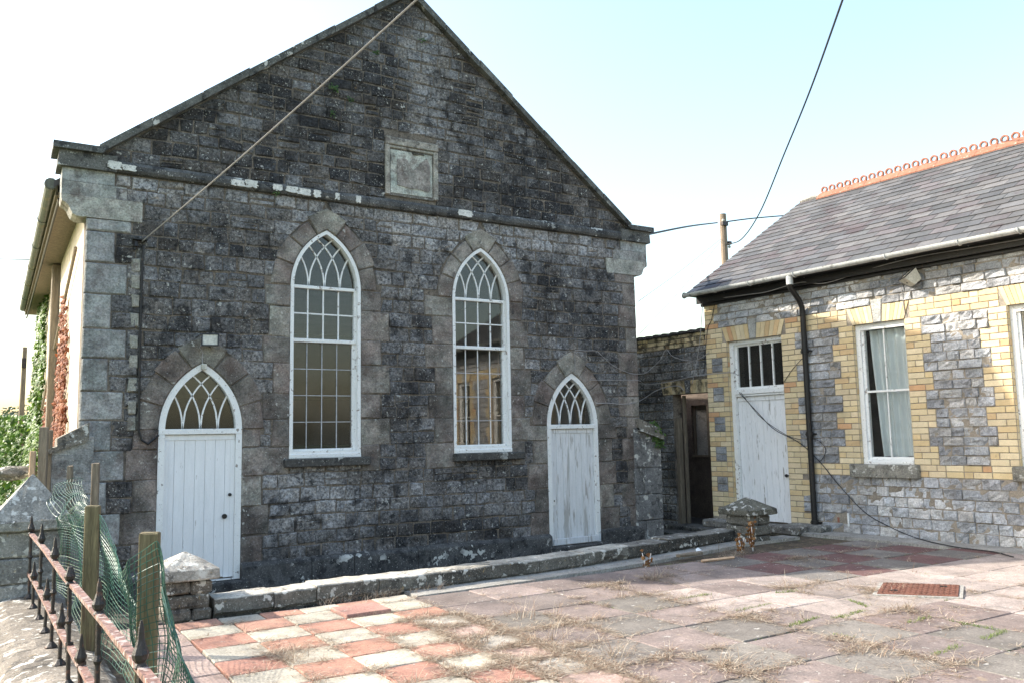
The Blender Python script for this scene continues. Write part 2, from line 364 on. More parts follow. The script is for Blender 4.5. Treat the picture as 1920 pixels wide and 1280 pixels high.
def stone(F, quad=None, fn=None, dep=0.012, rough=0.006, freq=14, n=3, m=3, inset=0.014, colfn=None, base=None, size=None, back=-0.03, jit=0.005):
    """a hewn block in a wall plane: quad = (bl, br, tr, tl) or fn(s, t) -> (u, v)"""
    if quad:
        (ax, ay), (bx, by), (cx, cy), (dx, dy) = [(x+R.uniform(-jit, jit), y+R.uniform(-jit, jit)) for x, y in quad]
        fn = lambda s, t: ((ax*(1-s)+bx*s)*(1-t)+(dx*(1-s)+cx*s)*t, (ay*(1-s)+by*s)*(1-t)+(dy*(1-s)+cy*s)*t)
        size = (max(bx-ax, cx-dx), max(dy-ay, cy-by))
    S = ticks(n, size[0], inset); T = ticks(m, size[1], inset)
    vs = []; cs = []; ns, nt_ = len(S), len(T); off = R.uniform(0, 90)
    tilt_u = R.uniform(-1, 1)*rough*0.8; tilt_v = R.uniform(-1, 1)*rough*0.8; pop = dep + R.uniform(-0.35, 0.35)*rough
    for j, t in enumerate(T):
        for i, s in enumerate(S):
            u, v = fn(s, t)
            if i in (0, ns-1) or j in (0, nt_-1):
                w = -0.004 + noise.noise((u*9+off, v*9, 3.1))*0.004
                du = noise.noise((u*18, v*18, off))*0.006; dv = noise.noise((u*18, v*18, off+40))*0.006
                u += du; v += dv
            else:
                w = pop + noise.noise((u*freq+off, v*freq, 1.7))*rough + noise.noise((u*freq*2.7+off, v*freq*2.7, 5.7))*rough*0.6 + (s-.5)*tilt_u + (t-.5)*tilt_v
            vs.append(F(u, v, w)); cs.append(colfn(u, v, base) if colfn else base)
    fs = [(j*ns+i, j*ns+i+1, (j+1)*ns+i+1, (j+1)*ns+i) for j in range(nt_-1) for i in range(ns-1)]
    ring = [i for i in range(ns)] + [j*ns+ns-1 for j in range(1, nt_)] + [(nt_-1)*ns+i for i in range(ns-2, -1, -1)] + [j*ns for j in range(nt_-2, 0, -1)]
    o = len(vs)
    uv = {}
    for j, t in enumerate(T):
        for i, s in enumerate(S): uv[j*ns+i] = fn(s, t)
    for k in ring: vs.append(F(uv[k][0], uv[k][1], back)); cs.append(cs[k])
    for q in range(len(ring)):
        q2 = (q+1) % len(ring); fs.append((ring[q], o+q, o+q2, ring[q2]))
    return MB().add(vs, fs, cs)


def split(a, b, lo, hi):
    """cut a run into random lengths"""
    L = b-a
    if L <= hi*1.05: return [a, b]
    xs = [a]
    while b - xs[-1] > hi*1.25: xs.append(xs[-1] + R.uniform(lo, hi))
    if b - xs[-1] > hi: xs.append(xs[-1] + (b-xs[-1])*R.uniform(0.4, 0.6))
    if len(xs) > 1 and b-xs[-1] < lo*0.55: xs.pop()
    return xs+[b]


# pointed openings ----------------------------------------------------
class Arch:
    def __init__(s, c, a, zb, zs, rise):
        s.c, s.a, s.zb, s.zs, s.rise = c, a, zb, zs, rise
        s.R = (a*a+rise*rise)/(2*a)
    def half(s, z, t=0.0):
        if z <= s.zs: return s.a+t
        q = (s.R+t)**2-(z-s.zs)**2
        return max(0.0, math.sqrt(q)-(s.R-s.a)) if q > 0 else 0.0
    def apex(s, t=0.0): return s.zs+math.sqrt((s.R+t)**2-(s.R-s.a)**2)
    def outline(s, inset=0.0, n=14, zb=None):
        """polygon of the opening, shrunk by inset, counter-clockwise from bottom left"""
        a = s.a-inset; Rr = s.R-inset; zb = s.zb if zb is None else zb
        top = math.acos((Rr-a)/Rr)
        rt = [(s.c+a-Rr+Rr*math.cos(top*k/n), s.zs+Rr*math.sin(top*k/n)) for k in range(n+1)]
        lt = [(2*s.c-x, z) for x, z in rt[:-1]][::-1]
        return [(s.c-a, zb), (s.c+a, zb)] + rt + lt


def ring_frame(out, inn, w0, w1, F):
    """frame between two outlines of equal count, open at the bottom edge handled by the caller"""
    m = MB(); n = len(out); vs = []
    for (x, z), (x2, z2) in zip(out, inn): vs += [F(x, z, w0), F(x2, z2, w0), F(x2, z2, w1), F(x, z, w1)]
    fs = []
    for i in range(n):
        j = (i+1) % n
        for k in range(4): fs.append((i*4+k, j*4+k, j*4+(k+1) % 4, i*4+(k+1) % 4))
    return m.add(vs, fs)


def wall_sheet(outline, holes, w0, w1, F):
    """wall of thickness w0-w1 with holes cut through (mortar body behind the stones)"""
    bm = bmesh.new(); ed = []
    for poly in [outline]+holes:
        vs = [bm.verts.new((x, z, 0)) for x, z in poly]
        ed += [bm.edges.new((vs[i], vs[(i+1) % len(vs)])) for i in range(len(vs))]
    bmesh.ops.triangle_fill(bm, use_beauty=True, use_dissolve=False, edges=ed, normal=(0, 0, 1))
    bm.verts.index_update()
    V2 = [(v.co.x, v.co.y) for v in bm.verts]; fs = [tuple(v.index for v in f.verts) for f in bm.faces]
    be = [(e.verts[0].index, e.verts[1].index) for e in bm.edges if len(e.link_faces) == 1]; bm.free(); n = len(V2)
    m = MB()
    m.add([F(x, z, w0) for x, z in V2]+[F(x, z, w1) for x, z in V2], fs+[tuple(i+n for i in f[::-1]) for f in fs]+[(a, b, b+n, a+n) for a, b in be])
    return m


def tracery_uv(ar, a, Rr, zs, nb):
    """intersecting tracery: (u, v) of the two families of arcs -> (x, z)"""
    def P(u, v):
        d = max(0.0, (v-u)/2); x = ar.c+(u+v)/2
        return x, zs+math.sqrt(max(0, Rr*Rr-(Rr-d)**2))
    m = [-a+2*a*k/nb for k in range(nb+1)]
    return P, m


def pointed_glazing(parent, ar, inset, zt, w, glassmat, barw=0.018, nb=4):
    """bars and panes of the pointed head above the transom at zt"""
    a = ar.a-inset; Rr = ar.R-inset
    P, m = tracery_uv(ar, a, Rr, zt, nb)
    for k in range(1, nb):
        for pts in ([P(m[k], m[k]+(m[nb]-m[k])*i/12) for i in range(13)], [P(m[k]-(m[k]-m[0])*i/12, m[k]) for i in range(13)]):
            make('glazing_bar', MB().strip(pts, barw, w+0.012, w-0.014, FC), 'white_frame', parent)
    for i in range(nb):
        for j in range(i, nb):
            if i == j: poly = [P(m[i], m[i]), P(m[i+1], m[i+1])] + [P(m[i]+(m[i+1]-m[i])*(1-q/6), m[i+1]) for q in range(1, 6)]
            u0, u1, v0, v1 = m[i], m[i+1], m[j], m[j+1]
            if i == j:
                poly = [P(u0, u0), P(v1, v1)] + [P(u1+(u0-u1)*q/6, v1) for q in range(1, 7)] + [P(u0, v1+(v0-v1)*q/6) for q in range(1, 6)]
            else:
                poly = [P(u1, v0+(v1-v0)*q/5) for q in range(5)] + [P(u1+(u0-u1)*q/5, v1) for q in range(5)] + [P(u0, v1+(v0-v1)*q/5) for q in range(5)] + [P(u0+(u1-u0)*q/5, v0) for q in range(5)]
            make('pane', MB().prism(poly, w+R.uniform(-.001, .001), w-0.004, FC), glassmat, parent)


# ================================================================== GROUND AND SETTING
def terrain(x, y):
    z = -0.34
    d = max(0.0, math.hypot(max(0, -x-2)*0.7, max(0.0, y-13)) - 2)
    z -= min(4.5, d*0.075)
    if d > 150: z += (d-150)*0.055*(1+0.35*noise.noise((x*0.004, y*0.004, 0)))
    if d > 300: z -= (d-300)*0.035
    return z + noise.noise((x*0.05, y*0.05, 2))*min(1.0, d*0.03)
gx = [-1500, -900, -500, -300, -200, -130, -90, -60, -40, -28, -20, -14, -9, -6, -4, -2.5, -1.2, 0, 2, 5, 8, 11, 15, 20, 28, 40, 60, 90, 140, 220, 400, 800, 1500]
gy = [-300, -120, -60, -30, -14, -10, -7, -4, -2, 0, 3, 7, 11, 14, 17, 21, 26, 33, 42, 55, 70, 90, 115, 150, 190, 240, 300, 380, 480, 620, 900, 1500]
m = MB(); m.add([(x, y, terrain(x, y)) for y in gy for x in gx], [(j*len(gx)+i, j*len(gx)+i+1, (j+1)*len(gx)+i+1, (j+1)*len(gx)+i) for j in range(len(gy)-1) for i in range(len(gx)-1)])
props(make('ground', m, 'turf', smooth=True), kind='structure')

# ================================================================== CHAPEL
W = 8.27; CX = W/2; Z0 = -0.30
CORN0, CORN1 = 4.715, 4.86
GS = 0.762                                        # slope of the gable
def gable_l(z): return 0.10 + max(0, z-4.90)/GS
def gable_r(z): return W-0.10 - max(0, z-4.90)/GS
chapel = thing('chapel', (CX, 5.5, Z0), 'old stone chapel with a steep gable, two white doors and two tall pointed windows', 'chapel')
LIGHT = (0.41, 0.41, 0.42); DARK = (0.036, 0.036, 0.039); BROWN = (0.17, 0.145, 0.12)
BLOBS = [(4.42, 6.9, .42, .95, -.52), (4.45, 5.9, .38, .3, -.25), (1.9, 6.0, .5, .3, -.12), (6.3, 4.48, 2.1, .24, -.62), (4.3, 4.45, .6, .3, -.42), (1.9, 4.60, 1.3, .12, -.42),
         (4.1, 2.3, .26, 1.1, .20), (4.1, 3.7, .45, .5, -.22), (2.8, .78, 1.0, .40, -.55), (5.2, .75, .9, .35, .0), (5.0, .25, 1.5, .2, .18), (1.4, 3.5, 1.0, .8, .06), (.6, .9, .5, .8, .14),
         (7.7, 3.4, .6, .9, .10), (7.8, 1.2, .5, .9, .16), (6.3, 3.1, .35, .5, .10), (4.3, 1.1, .4, .25, .22), (.9, 4.3, .6, .3, -.10), (7.9, 4.4, .3, .3, -.2)]
def darkness(u, v):
    d = 0.665 + (0.22 if v > CORN1 else 0.0)
    for bu, bv, ru, rv, k in BLOBS: d += k*math.exp(-((u-bu)/ru)**2-((v-bv)/rv)**2)
    if v < 0.25: d += 0.12
    return d + 0.32*noise.noise((u*1.3, v*1.9, 0.3)) + 0.22*noise.noise((u*5.2, v*5.2, 8.3))
def chap_col(u, v, base):
    d = clamp(darkness(u, v) + base[0])
    c = mixc(LIGHT, DARK, d)
    return mixc(c, BROWN, base[1])
def chap_base(): return (R.gauss(0, 0.10), clamp(R.gauss(0.09, 0.10)))
def dress_col(u, v, base):
    k = 1.0 - 0.62*clamp(noise.noise((u*2.3, v*2.3, 4.4))*0.9 + noise.noise((u*6.5, v*6.5, 2.4))*0.5 + (darkness(u, v)-0.58)*1.3 + 0.16)
    h = clamp(.5+noise.noise((u*3.1, v*3.1, 6.1))*1.1)
    return sc_(mixc(mixc(base, (.33, .285, .255), .35), mixc((.37, .35, .31), (.25, .18, .155), h), .38), k*.82)
PINK = [(0.37, 0.295, 0.26), (0.33, 0.27, 0.24), (0.37, 0.32, 0.285), (0.32, 0.24, 0.215), (0.40, 0.355, 0.315), (0.28, 0.23, 0.205), (0.46, 0.43, 0.37), (0.34, 0.28, 0.25)]
QUOIN = [(0.31, 0.305, 0.30), (0.275, 0.27, 0.265), (0.335, 0.325, 0.315), (0.26, 0.255, 0.25)]

DOORS = [Arch(1.338, 0.490, Z0, 1.66, 0.815), Arch(6.912, 0.490, Z0, 1.66, 0.815)]
WINS = [Arch(2.908, 0.488, 1.28, 3.53, 0.785), Arch(5.296, 0.488, 1.28, 3.53, 0.785)]
# courses
zs_ = [0.0]
while zs_[-1] < CORN0-0.01: zs_.append(zs_[-1]+R.uniform(0.165, 0.215))
k_ = CORN0/zs_[-1]; zs_ = [z*k_ for z in zs_]
zg = [CORN1]
while zg[-1] < 7.9: zg.append(zg[-1]+R.uniform(0.145, 0.195))

stones = []; dressed = []; quoins = []
jambs = []                                        # (z0, z1, side, opening, width)
def jamb_runs(ar, z_from, widths_l, widths_r):
    """jamb blocks two courses high up to the springing"""
    zz = [z for z in zs_ if z_from-0.02 <= z <= ar.zs+0.05]
    zz = zz[::2] if len(zz) % 2 else zz[:-1][::2]
    if zz[0] > z_from+0.03: zz = [z_from]+zz
    else: zz[0] = z_from
    if ar.zs - zz[-1] > 0.12: zz.append(ar.zs)
    else: zz[-1] = ar.zs
    for i in range(len(zz)-1):
        for side, ws_ in ((-1, widths_l), (1, widths_r)):
            w_ = ws_[i % 2] + R.uniform(-.03, .03)
            x0 = ar.c+side*(ar.a-0.004); x1 = ar.c+side*(ar.a+w_)
            a_, b_ = min(x0, x1), max(x0, x1)
            jambs.append((zz[i], zz[i+1], a_, b_))
            bcol = R.choice(PINK) if R.random() < .8 else (.20, .175, .16)
            dressed.append(stone(FC, [(a_+.003, zz[i]+.003), (b_-.003, zz[i]+.003), (b_-.003, zz[i+1]-.003), (a_+.003, zz[i+1]-.003)], dep=0.011, rough=0.012, n=5, m=6, colfn=dress_col, base=bcol, freq=7, jit=.010))
jamb_runs(DOORS[0], 0.0, (.26, .36), (.24, .34)); jamb_runs(DOORS[1], 0.0, (.34, .24), (.36, .26))
jamb_runs(WINS[0], zs_[6], (.34, .24), (.30, .42)); jamb_runs(WINS[1], zs_[6], (.42, .30), (.24, .34))
def voussoirs(ar, t, n):
    Rm = ar.R; top = math.acos((ar.R-ar.a)/(ar.R+t))   # where the outer arcs meet
    topi = math.acos((ar.R-ar.a)/ar.R)
    for side in (-1, 1):
        for k in range(n):
            f0, f1 = k/(n+0.55), (k+1)/(n+0.55)
            def fn(s, q, f0=f0, f1=f1, side=side):
                f = f0+(f1-f0)*q + (0.003 if q == 0 else -0.003 if q == 1 else 0)/0.8
                r = ar.R+0.003+(t-0.006+tt)*(s if side > 0 else 1-s)
                an = f*topi
                return ar.c+side*(ar.a-ar.R+r*math.cos(an)), ar.zs+r*math.sin(an)
            tt = R.uniform(-.03, .05)
            dressed.append(stone(FC, fn=fn, size=(t, ar.R*topi*(f1-f0)), dep=0.016, rough=0.010, n=5, m=6, colfn=dress_col, base=R.choice(PINK[:6]), freq=8))
    f0 = n/(n+0.55); an0 = f0*topi + 0.01               # apex stone across both arcs
    def apex_fn(s, q):
        side = -1 if s < 0.5 else 1
        e = abs(s-0.5)*2
        ri = ar.R+0.003; ang = topi+(an0-topi)*e
        xi, zi = side*(ar.a-ar.R+ri*math.cos(ang)), ar.zs+ri*math.sin(ang)
        ro = ar.R+t+0.04; ango = math.acos((ar.R-ar.a)/ro); ang2 = ango+(an0-ango)*e
        xo, zo = side*(ar.a-ar.R+ro*math.cos(ang2)), ar.zs+ro*math.sin(ang2)
        return ar.c+xi+(xo-xi)*q, zi+(zo-zi)*q
    dressed.append(stone(FC, fn=apex_fn, size=(0.5, t), dep=0.022, rough=0.008, n=5, m=4, colfn=dress_col, base=(0.48, 0.45, 0.38), freq=8))
for ar in DOORS: voussoirs(ar, 0.27, 3)
for ar in WINS: voussoirs(ar, 0.24, 3)
# quoins at both corners
for side, wds in ((0, (.31, .46)), (1, (.26, .40))):
    zz = zs_[::2] + ([zs_[-1]] if len(zs_) % 2 == 0 else [])
    zz = [z for z in zz if z < 4.14] + [4.15]
    for i in range(len(zz)-1):
        w_ = wds[i % 2]+R.uniform(-.03, .03)
        a_, b_ = (0.0, w_) if side == 0 else (W-w_, W)
        jambs.append((zz[i], zz[i+1], a_, b_))
        quoins.append(stone(FC, [(a_, zz[i]+.005), (b_-.006*(side == 0), zz[i]+.005), (b_-.006*(side == 0), zz[i+1]-.005), (a_, zz[i+1]-.005)], dep=0.012, rough=0.005, n=4, m=4,
                            colfn=None if side == 0 else dress_col, base=R.choice(QUOIN) if side == 0 else R.choice(PINK), freq=10))
PLQ = (3.76, 4.56, 4.925, 5.765)
def exclusions(z0, z1):
    ex = []
    zm = (z0+z1)/2
    for a, b, x0, x1 in jambs:
        if a <= zm < b: ex.append((x0, x1, x0, x1))
    for ar, t in [(d, .27) for d in DOORS]+[(w, .24) for w in WINS]:
        if ar in WINS and zm < ar.zb: continue
        if zm <= ar.zs: ex.append((ar.c-ar.a, ar.c+ar.a)*2)
        elif z0 < ar.apex(t)+0.02:
            h0, h1 = ar.half(max(z0, ar.zs), t), ar.half(z1, t)
            ex.append((ar.c-h0, ar.c+h0, ar.c-h1, ar.c+h1))
    ex.sort(key=lambda e: e[0]+e[2])
    out = []
    for e in ex:
        if out and (e[0]+e[2])/2 < (out[-1][1]+out[-1][3])/2+0.07:
            p = out[-1]; out[-1] = (min(p[0], e[0]), max(p[1], e[1]), min(p[2], e[2]), max(p[3], e[3]))
        else: out.append(e)
    return out
def FCW(u, v, w=0.0):                             # courses wander a little
    k = min(1.0, abs(v-CORN0)/.4, abs(v-CORN1)/.4)
    return FC(u + .010*noise.noise((u*2.1, v*2.1, 3.7)), v + .020*k*noise.noise((u*.9, v*1.1, 7.7)), w)
def fill(l0, l1, r0, r1, z0, z1, lo=.16, hi=.36):
    if (r0+r1-l0-l1)/2 < 0.05: return
    xs = split((l0+l1)/2, (r0+r1)/2, lo, hi); g = 0.006; n = len(xs)
    for i in range(n-1):
        a0, a1 = (l0, l1) if i == 0 else (xs[i], xs[i]); b0, b1 = (r0, r1) if i == n-2 else (xs[i+1], xs[i+1])
        if b0-a0 < .03 and b1-a1 < .03: continue
        b0 = max(b0, a0+.015); b1 = max(b1, a1+.015)
        if R.random() < .09 and i not in (0, n-2):
            zm = z0+(z1-z0)*R.uniform(.42, .58); halves = ((z0, zm), (zm, z1))
        else: halves = ((z0, z1),)
        for h0, h1 in halves:
            f0, f1 = (h0-z0)/(z1-z0), (h1-z0)/(z1-z0)
            stones.append(stone(FCW, [(a0+(a1-a0)*f0+g, h0+g), (b0+(b1-b0)*f0-g, h0+g), (b0+(b1-b0)*f1-g, h1-g), (a0+(a1-a0)*f1+g, h1-g)], dep=0.012, rough=0.016, n=4, m=3, colfn=chap_col, base=chap_base(), jit=0.012))
for i in range(len(zs_)-1):
    z0, z1 = zs_[i], zs_[i+1]
    c0 = (0.0, 0.0)
    if z0 > 4.1: c0 = (0.62 if z0 < 4.35 else 0.30,)*2                     # the kneeler blocks take the corner
    end = W - (c0[0] if z0 > 4.1 else 0)
    for e in exclusions(z0, z1):
        fill(c0[0], c0[1], e[0], e[2], z0, z1); c0 = (e[1], e[3])
    fill(c0[0], c0[1], end, end, z0, z1)
for i in range(len(zg)-1):
    z0, z1 = zg[i], zg[i+1]
    l0, l1, r0, r1 = gable_l(z0), gable_l(z1), gable_r(z0), gable_r(z1)
    if r1-l1 < 0.05: l1 = r1 = CX
    if z1 > PLQ[2] and z0 < PLQ[3]:
        fill(l0, l1, PLQ[0], PLQ[0], z0, z1); fill(PLQ[1], PLQ[1], r0, r1, z0, z1)
    else: fill(l0, l1, r0, r1, z0, z1)
pieces('stone', stones+dressed[:0], 'chapel_stone', chapel, 'stonework', 295)
for m in dressed: make('surround_stone', m, 'chapel_dressed', chapel)
for m in quoins: make('quoin', m, 'chapel_dressed', chapel)
# mortar body of the front wall
holes = [a.outline(zb=Z0+0.02) if a in DOORS else a.outline() for a in DOORS+WINS]
outl = [(0.004, Z0), (W-0.004, Z0), (W-0.004, 4.9), (CX, 4.9+(CX-0.1)*GS), (0.004, 4.9)]
for h, d in zip(holes[:2], DOORS): h[0] = (d.c-d.a, Z0+0.02); h[1] = (d.c+d.a, Z0+0.02)
fix_normals(make('wall', wall_sheet(outl, holes, -0.004, -0.34, FC), 'mortar', chapel))
# plinth
x = 0.05; pl = []
gaps = [(DOORS[0].c-.49, DOORS[0].c+.49), (DOORS[1].c-.49, DOORS[1].c+.49)]
for a_, b_ in ((0.05, gaps[0][0]), (gaps[0][1], gaps[1][0]), (gaps[1][1], W-0.02)):
    xs = split(a_, b_, .5, .95)
    for i in range(len(xs)-1):
        mm = MB(); p0, p1 = xs[i]+.004, xs[i+1]-.004; t = 0.080+R.uniform(-.006, .006); zt = -0.005+R.uniform(-.006, .006)
        prof = [(-.02, Z0), (t, Z0), (t, zt-.02), (t-.012, zt), (0.006, 0.030), (-.02, 0.030)]; nseg = 6; vs = []; cs = []
        for k in range(nseg+1):
            u = p0+(p1-p0)*k/nseg
            for w_, z_ in prof:
                vs.append(FC(u, z_+noise.noise((u*7, z_*9, 3))*.006, w_+noise.noise((u*8, z_*9, 1))*.007)); cs.append(sc_((0.085, 0.083, 0.08), 1+0.7*noise.noise((u*2, z_*4, 9))))
        q = len(prof); fs = [(k*q+j, (k+1)*q+j, (k+1)*q+(j+1) % q, k*q+(j+1) % q) for k in range(nseg) for j in range(q)] + [tuple(range(q)), tuple(nseg*q+j for j in range(q))[::-1]]
        fix_normals(make('plinth_stone', MB().add(vs, fs, cs), 'coping_stone', chapel))
# string course under the gable
xs = split(0.30, W-0.30, .7, 1.15)
for i in range(len(xs)-1):
    p0, p1 = xs[i]+.003, xs[i+1]-.003; vs = []; cs = []; nseg = 7
    prof = [(-.02, CORN0-.004), (0.05, CORN0+.012), (0.068, CORN0+.045), (0.066, CORN0+.10), (0.030, CORN1+.004), (-.02, CORN1+.012)]
    for k in range(nseg+1):
        u = p0+(p1-p0)*k/nseg
        for w_, z_ in prof:
            vs.append(FC(u, z_+noise.noise((u*7, z_*9, 3))*.007, w_+noise.noise((u*8, z_*9, 1))*.008)); cs.append(sc_((0.085, 0.083, 0.08), 1+0.8*noise.noise((u*1.3, z_*4, 9))))
    q = len(prof); fs = [(k*q+j, (k+1)*q+j, (k+1)*q+(j+1) % q, k*q+(j+1) % q) for k in range(nseg) for j in range(q)] + [tuple(range(q)), tuple(nseg*q+j for j in range(q))[::-1]]
    fix_normals(make('string_course_stone', MB().add(vs, fs, cs), 'coping_stone', chapel))
# flaking limewash left on the string course
for u0, u1 in ((0.20, 0.345), (0.35, 0.51), (1.62, 1.80), (1.79, 1.95), (2.16, 2.28), (2.33, 2.50), (2.49, 2.66), (2.70, 2.80), (4.90, 5.12), (3.30, 3.37), (3.0, 3.06)):
    cu, hu = (u0+u1)/2, (u1-u0)/2; cv, hv = (CORN0+CORN1)/2+R.uniform(-.004, .010), .058*R.uniform(.65, 1.0); n = 26; poly = []
    for k in range(n):
        a_ = 2*math.pi*k/n; ca, sa = math.cos(a_), math.sin(a_); sq = 1/max(abs(ca), abs(sa))
        rr = sq*(1+(.16 if sa > 0 else .5)*noise.noise((u0*31+ca*2.6, sa*2.6, 2.2)))
        poly.append((cu+hu*ca*rr, cv+hv*sa*rr*.92))
    make('limewash_flake', MB().prism(poly, 0.076, 0.055, FC), 'limewash', chapel)
# kneelers at the two corners
def kneeler(side):
    X = lambda x: x if side == 0 else W-x
    def blk(poly, w0, w1, c, nm, mt='chapel_dressed'):
        p = [(X(x), z) for x, z in poly]
        if side: p = p[::-1]
        fix_normals(make(nm, MB().prism(p, w0, w1, FC, c), mt, chapel))
    blk([(-.27, 4.34), (-.262, 4.315), (-.225, 4.295), (-.19, 4.262), (-.172, 4.215), (-.15, 4.172), (-.105, 4.148), (-.05, 4.142), (-.012, 4.152), (0.0, 4.146), (.60, 4.146), (.60, 4.392), (-.27, 4.392)], 0.018, -0.34, (.38, .355, .315), 'kneeler')
    blk([(-.27, 4.396), (.42, 4.396), (.42, 4.553), (-.27, 4.553)], 0.012, -0.34, (.32, .31, .29), 'kneeler_block')
    blk([(-.27, 4.557), (.285, 4.557), (.285, 4.712), (-.27, 4.712)], 0.012, -0.34, (.34, .34, .33), 'kneeler_block')
    blk([(-.325, 4.716), (.30, 4.716), (.30, 4.905), (-.31, 4.905)], 0.066, -0.36, (.12, .118, .108), 'kneeler_block', 'coping_stone')
    blk([(-.375, 4.908), (.13, 4.908), (.165, 4.935), (.10, 4.985), (-.375, 4.985)], 0.115, -0.40, (.11, .112, .105), 'kneeler_cap', 'coping_stone')
kneeler(0); kneeler(1)
# sloping copings
for side in (0, 1):
    X = lambda x: x if side == 0 else W-x
    n = 7
    for i in range(n):
        f0, f1 = i/n, (i+1)/n
        x0, x1 = 0.10+(CX-0.10)*f0, 0.10+(CX-0.10)*f1
        z0, z1 = 4.93+(x0-0.10)*GS, 4.93+(x1-0.10)*GS
        g = 0.004; t = 0.085+R.uniform(-.008, .008); dz = R.uniform(-.007, .007)
        poly = [(X(x0+g), z0+dz-.02), (X(x1-g), z1+dz-.02), (X(x1-g), z1+t+dz), (X(x0+g), z0+t+dz)]
        if side: poly = poly[::-1]
        fix_normals(make('coping', MB().prism(poly, 0.10+R.uniform(-.008, .008), -0.42, FC, sc_((.105, .105, .095), R.uniform(.8, 1.25))), 'coping_stone', chapel))
# commemorative panel
pq = MB().bbox((PLQ[0]-.0, PLQ[2]-.0, -.02), (PLQ[1], PLQ[3], 0.02), .008, (.17, .155, .14), FC)
plaque = make('plaque', pq, 'chapel_dressed', chapel)
for a, b, d in (((PLQ[0]-.01, PLQ[3]-.10), (PLQ[1]+.02, PLQ[3]+.01), .06), ((PLQ[0]-.01, PLQ[2]+.01), (PLQ[0]+.055, PLQ[3]-.104), .05), ((PLQ[1]-.055, PLQ[2]+.01), (PLQ[1]+.02, PLQ[3]-.104), .05), ((PLQ[0]+.005, PLQ[3]-.145), (PLQ[1]-.005, PLQ[3]-.104), .042)):
    make('moulding', MB().bbox((a[0], a[1], .0), (b[0], b[1], d), .008, (.34, .31, .27), FC), 'chapel_dressed', plaque)
make('inscription_panel', stone(FC, [(PLQ[0]+.06, PLQ[2]+.03), (PLQ[1]-.06, PLQ[2]+.03), (PLQ[1]-.06, PLQ[3]-.15), (PLQ[0]+.06, PLQ[3]-.15)], dep=.026, rough=.003, n=6, m=6, colfn=lambda u, v, b: mixc((.44, .42, .37), (.52, .54, .49), clamp(.5+noise.noise((u*4, v*4, 1)))), base=None), 'chapel_dressed', plaque)
scar = [(3.93, 5.09), (4.12, 5.06), (4.28, 5.065), (4.42, 5.04), (4.455, 5.08), (4.45, 5.44), (4.40, 5.55), (4.32, 5.48), (4.24, 5.39), (4.18, 5.33), (4.13, 5.40), (4.09, 5.48), (4.03, 5.49), (3.93, 5.47)]
fix_normals(make('weathered_layer', MB().prism(scar, .036, .022, FC, (.30, .265, .24)), 'chapel_dressed', plaque))
for pts in ([(4.16, 5.60), (4.19, 5.575), (4.24, 5.572), (4.28, 5.585)], [(4.17, 5.605), (4.22, 5.60), (4.27, 5.59), (4.34, 5.585)], [(4.28, 5.59), (4.32, 5.60), (4.36, 5.58)]):
    make('carved_scroll', MB().tube([FC(u, v, .036) for u, v in pts], .007, 5, (.10, .09, .08)), 'chapel_dressed', plaque)


# windows of the chapel
def chapel_window(ar, dusty):
    w = make('window', ring_frame(ar.outline(.002), ar.outline(.048, zb=ar.zb+.085), 0.004, -0.14, FC), 'white_frame', chapel); fix_normals(w)
    IN = 0.048; a = ar.a-IN; zt, zm, zb = 3.53, 2.815, ar.zb+.085; wg = -0.095
    xl, xr = ar.c-a, ar.c+a
    make('sash_stile', MB().box((xr-.055, zb, -.06), (xr, zm-.02, -.13), None, FC).box((xr-.030, zm-.02, -.055), (xr, zt, -.13), None, FC), 'white_frame', w)
    make('transom', MB().bbox((xl, zt-.022, -.05), (xr, zt+.022, -.12), .005, None, FC), 'white_frame', w)
    make('meeting_rail', MB().bbox((xl, zm-.024, -.04), (xr, zm+.024, -.12), .005, None, FC), 'white_frame', w)
    make('bottom_rail', MB().bbox((xl, zb-.002, -.05), (xr, zb+.03, -.12), .005, None, FC), 'white_frame', w)
    make('bottom_board', MB().bbox((ar.c-ar.a, ar.zb-.006, .018), (ar.c+ar.a, ar.zb+.05, -.03), .006, None, FC, .003), 'white_frame', w)
    xr2 = xr-.03
    g = 'glass_dusty' if dusty else 'glass_bright'
    cols_ = [xl+(xr2-xl)*k/4 for k in range(5)]
    zmid = (zm+zt)/2+.005
    for k in (1, 2, 3): make('glazing_bar', MB().box((cols_[k]-.009, zm+.024, wg+.014), (cols_[k]+.009, zt-.022, wg-.012), None, FC), 'white_frame', w)
    make('glazing_bar', MB().box((xl, zmid-.009, wg+.011), (xr2, zmid+.009, wg-.010), None, FC), 'white_frame', w)
    for k in range(4):
        for z0, z1 in ((zm+.024, zmid), (zmid, zt-.022)):
            make('pane', MB().box((cols_[k]+.002, z0, wg+R.uniform(-.002, .002)), (cols_[k+1]-.002, z1, wg-.005), None, FC), 'glass', w)
    xr3 = xr-.055
    cols_ = [xl+(xr3-xl)*k/4 for k in range(5)]; rows = [zb+.03+(zm-.024-zb-.03)*k/4 for k in range(5)]
    for k in (1, 2, 3):
        make('glazing_bar', MB().box((cols_[k]-.0055, rows[0], wg+.010), (cols_[k]+.0055, rows[4], wg-.010), None, FC), 'grey_bar' if dusty else 'white_frame', w)
        make('glazing_bar', MB().box((xl, rows[k]-.005, wg+.008), (xr3, rows[k]+.005, wg-.008), None, FC), 'grey_bar', w)
    for k in range(4):
        for j in range(4):
            t = R.uniform(-.0015, .0015)
            make('pane', MB().box((cols_[k]+.001, rows[j]+.001, wg+t), (cols_[k+1]-.001, rows[j+1]-.001, wg+t-.005), None, FC), g, w)
    pointed_glazing(w, ar, IN, zt+.012, wg, 'glass')
chapel_window(WINS[0], True); chapel_window(WINS[1], False)
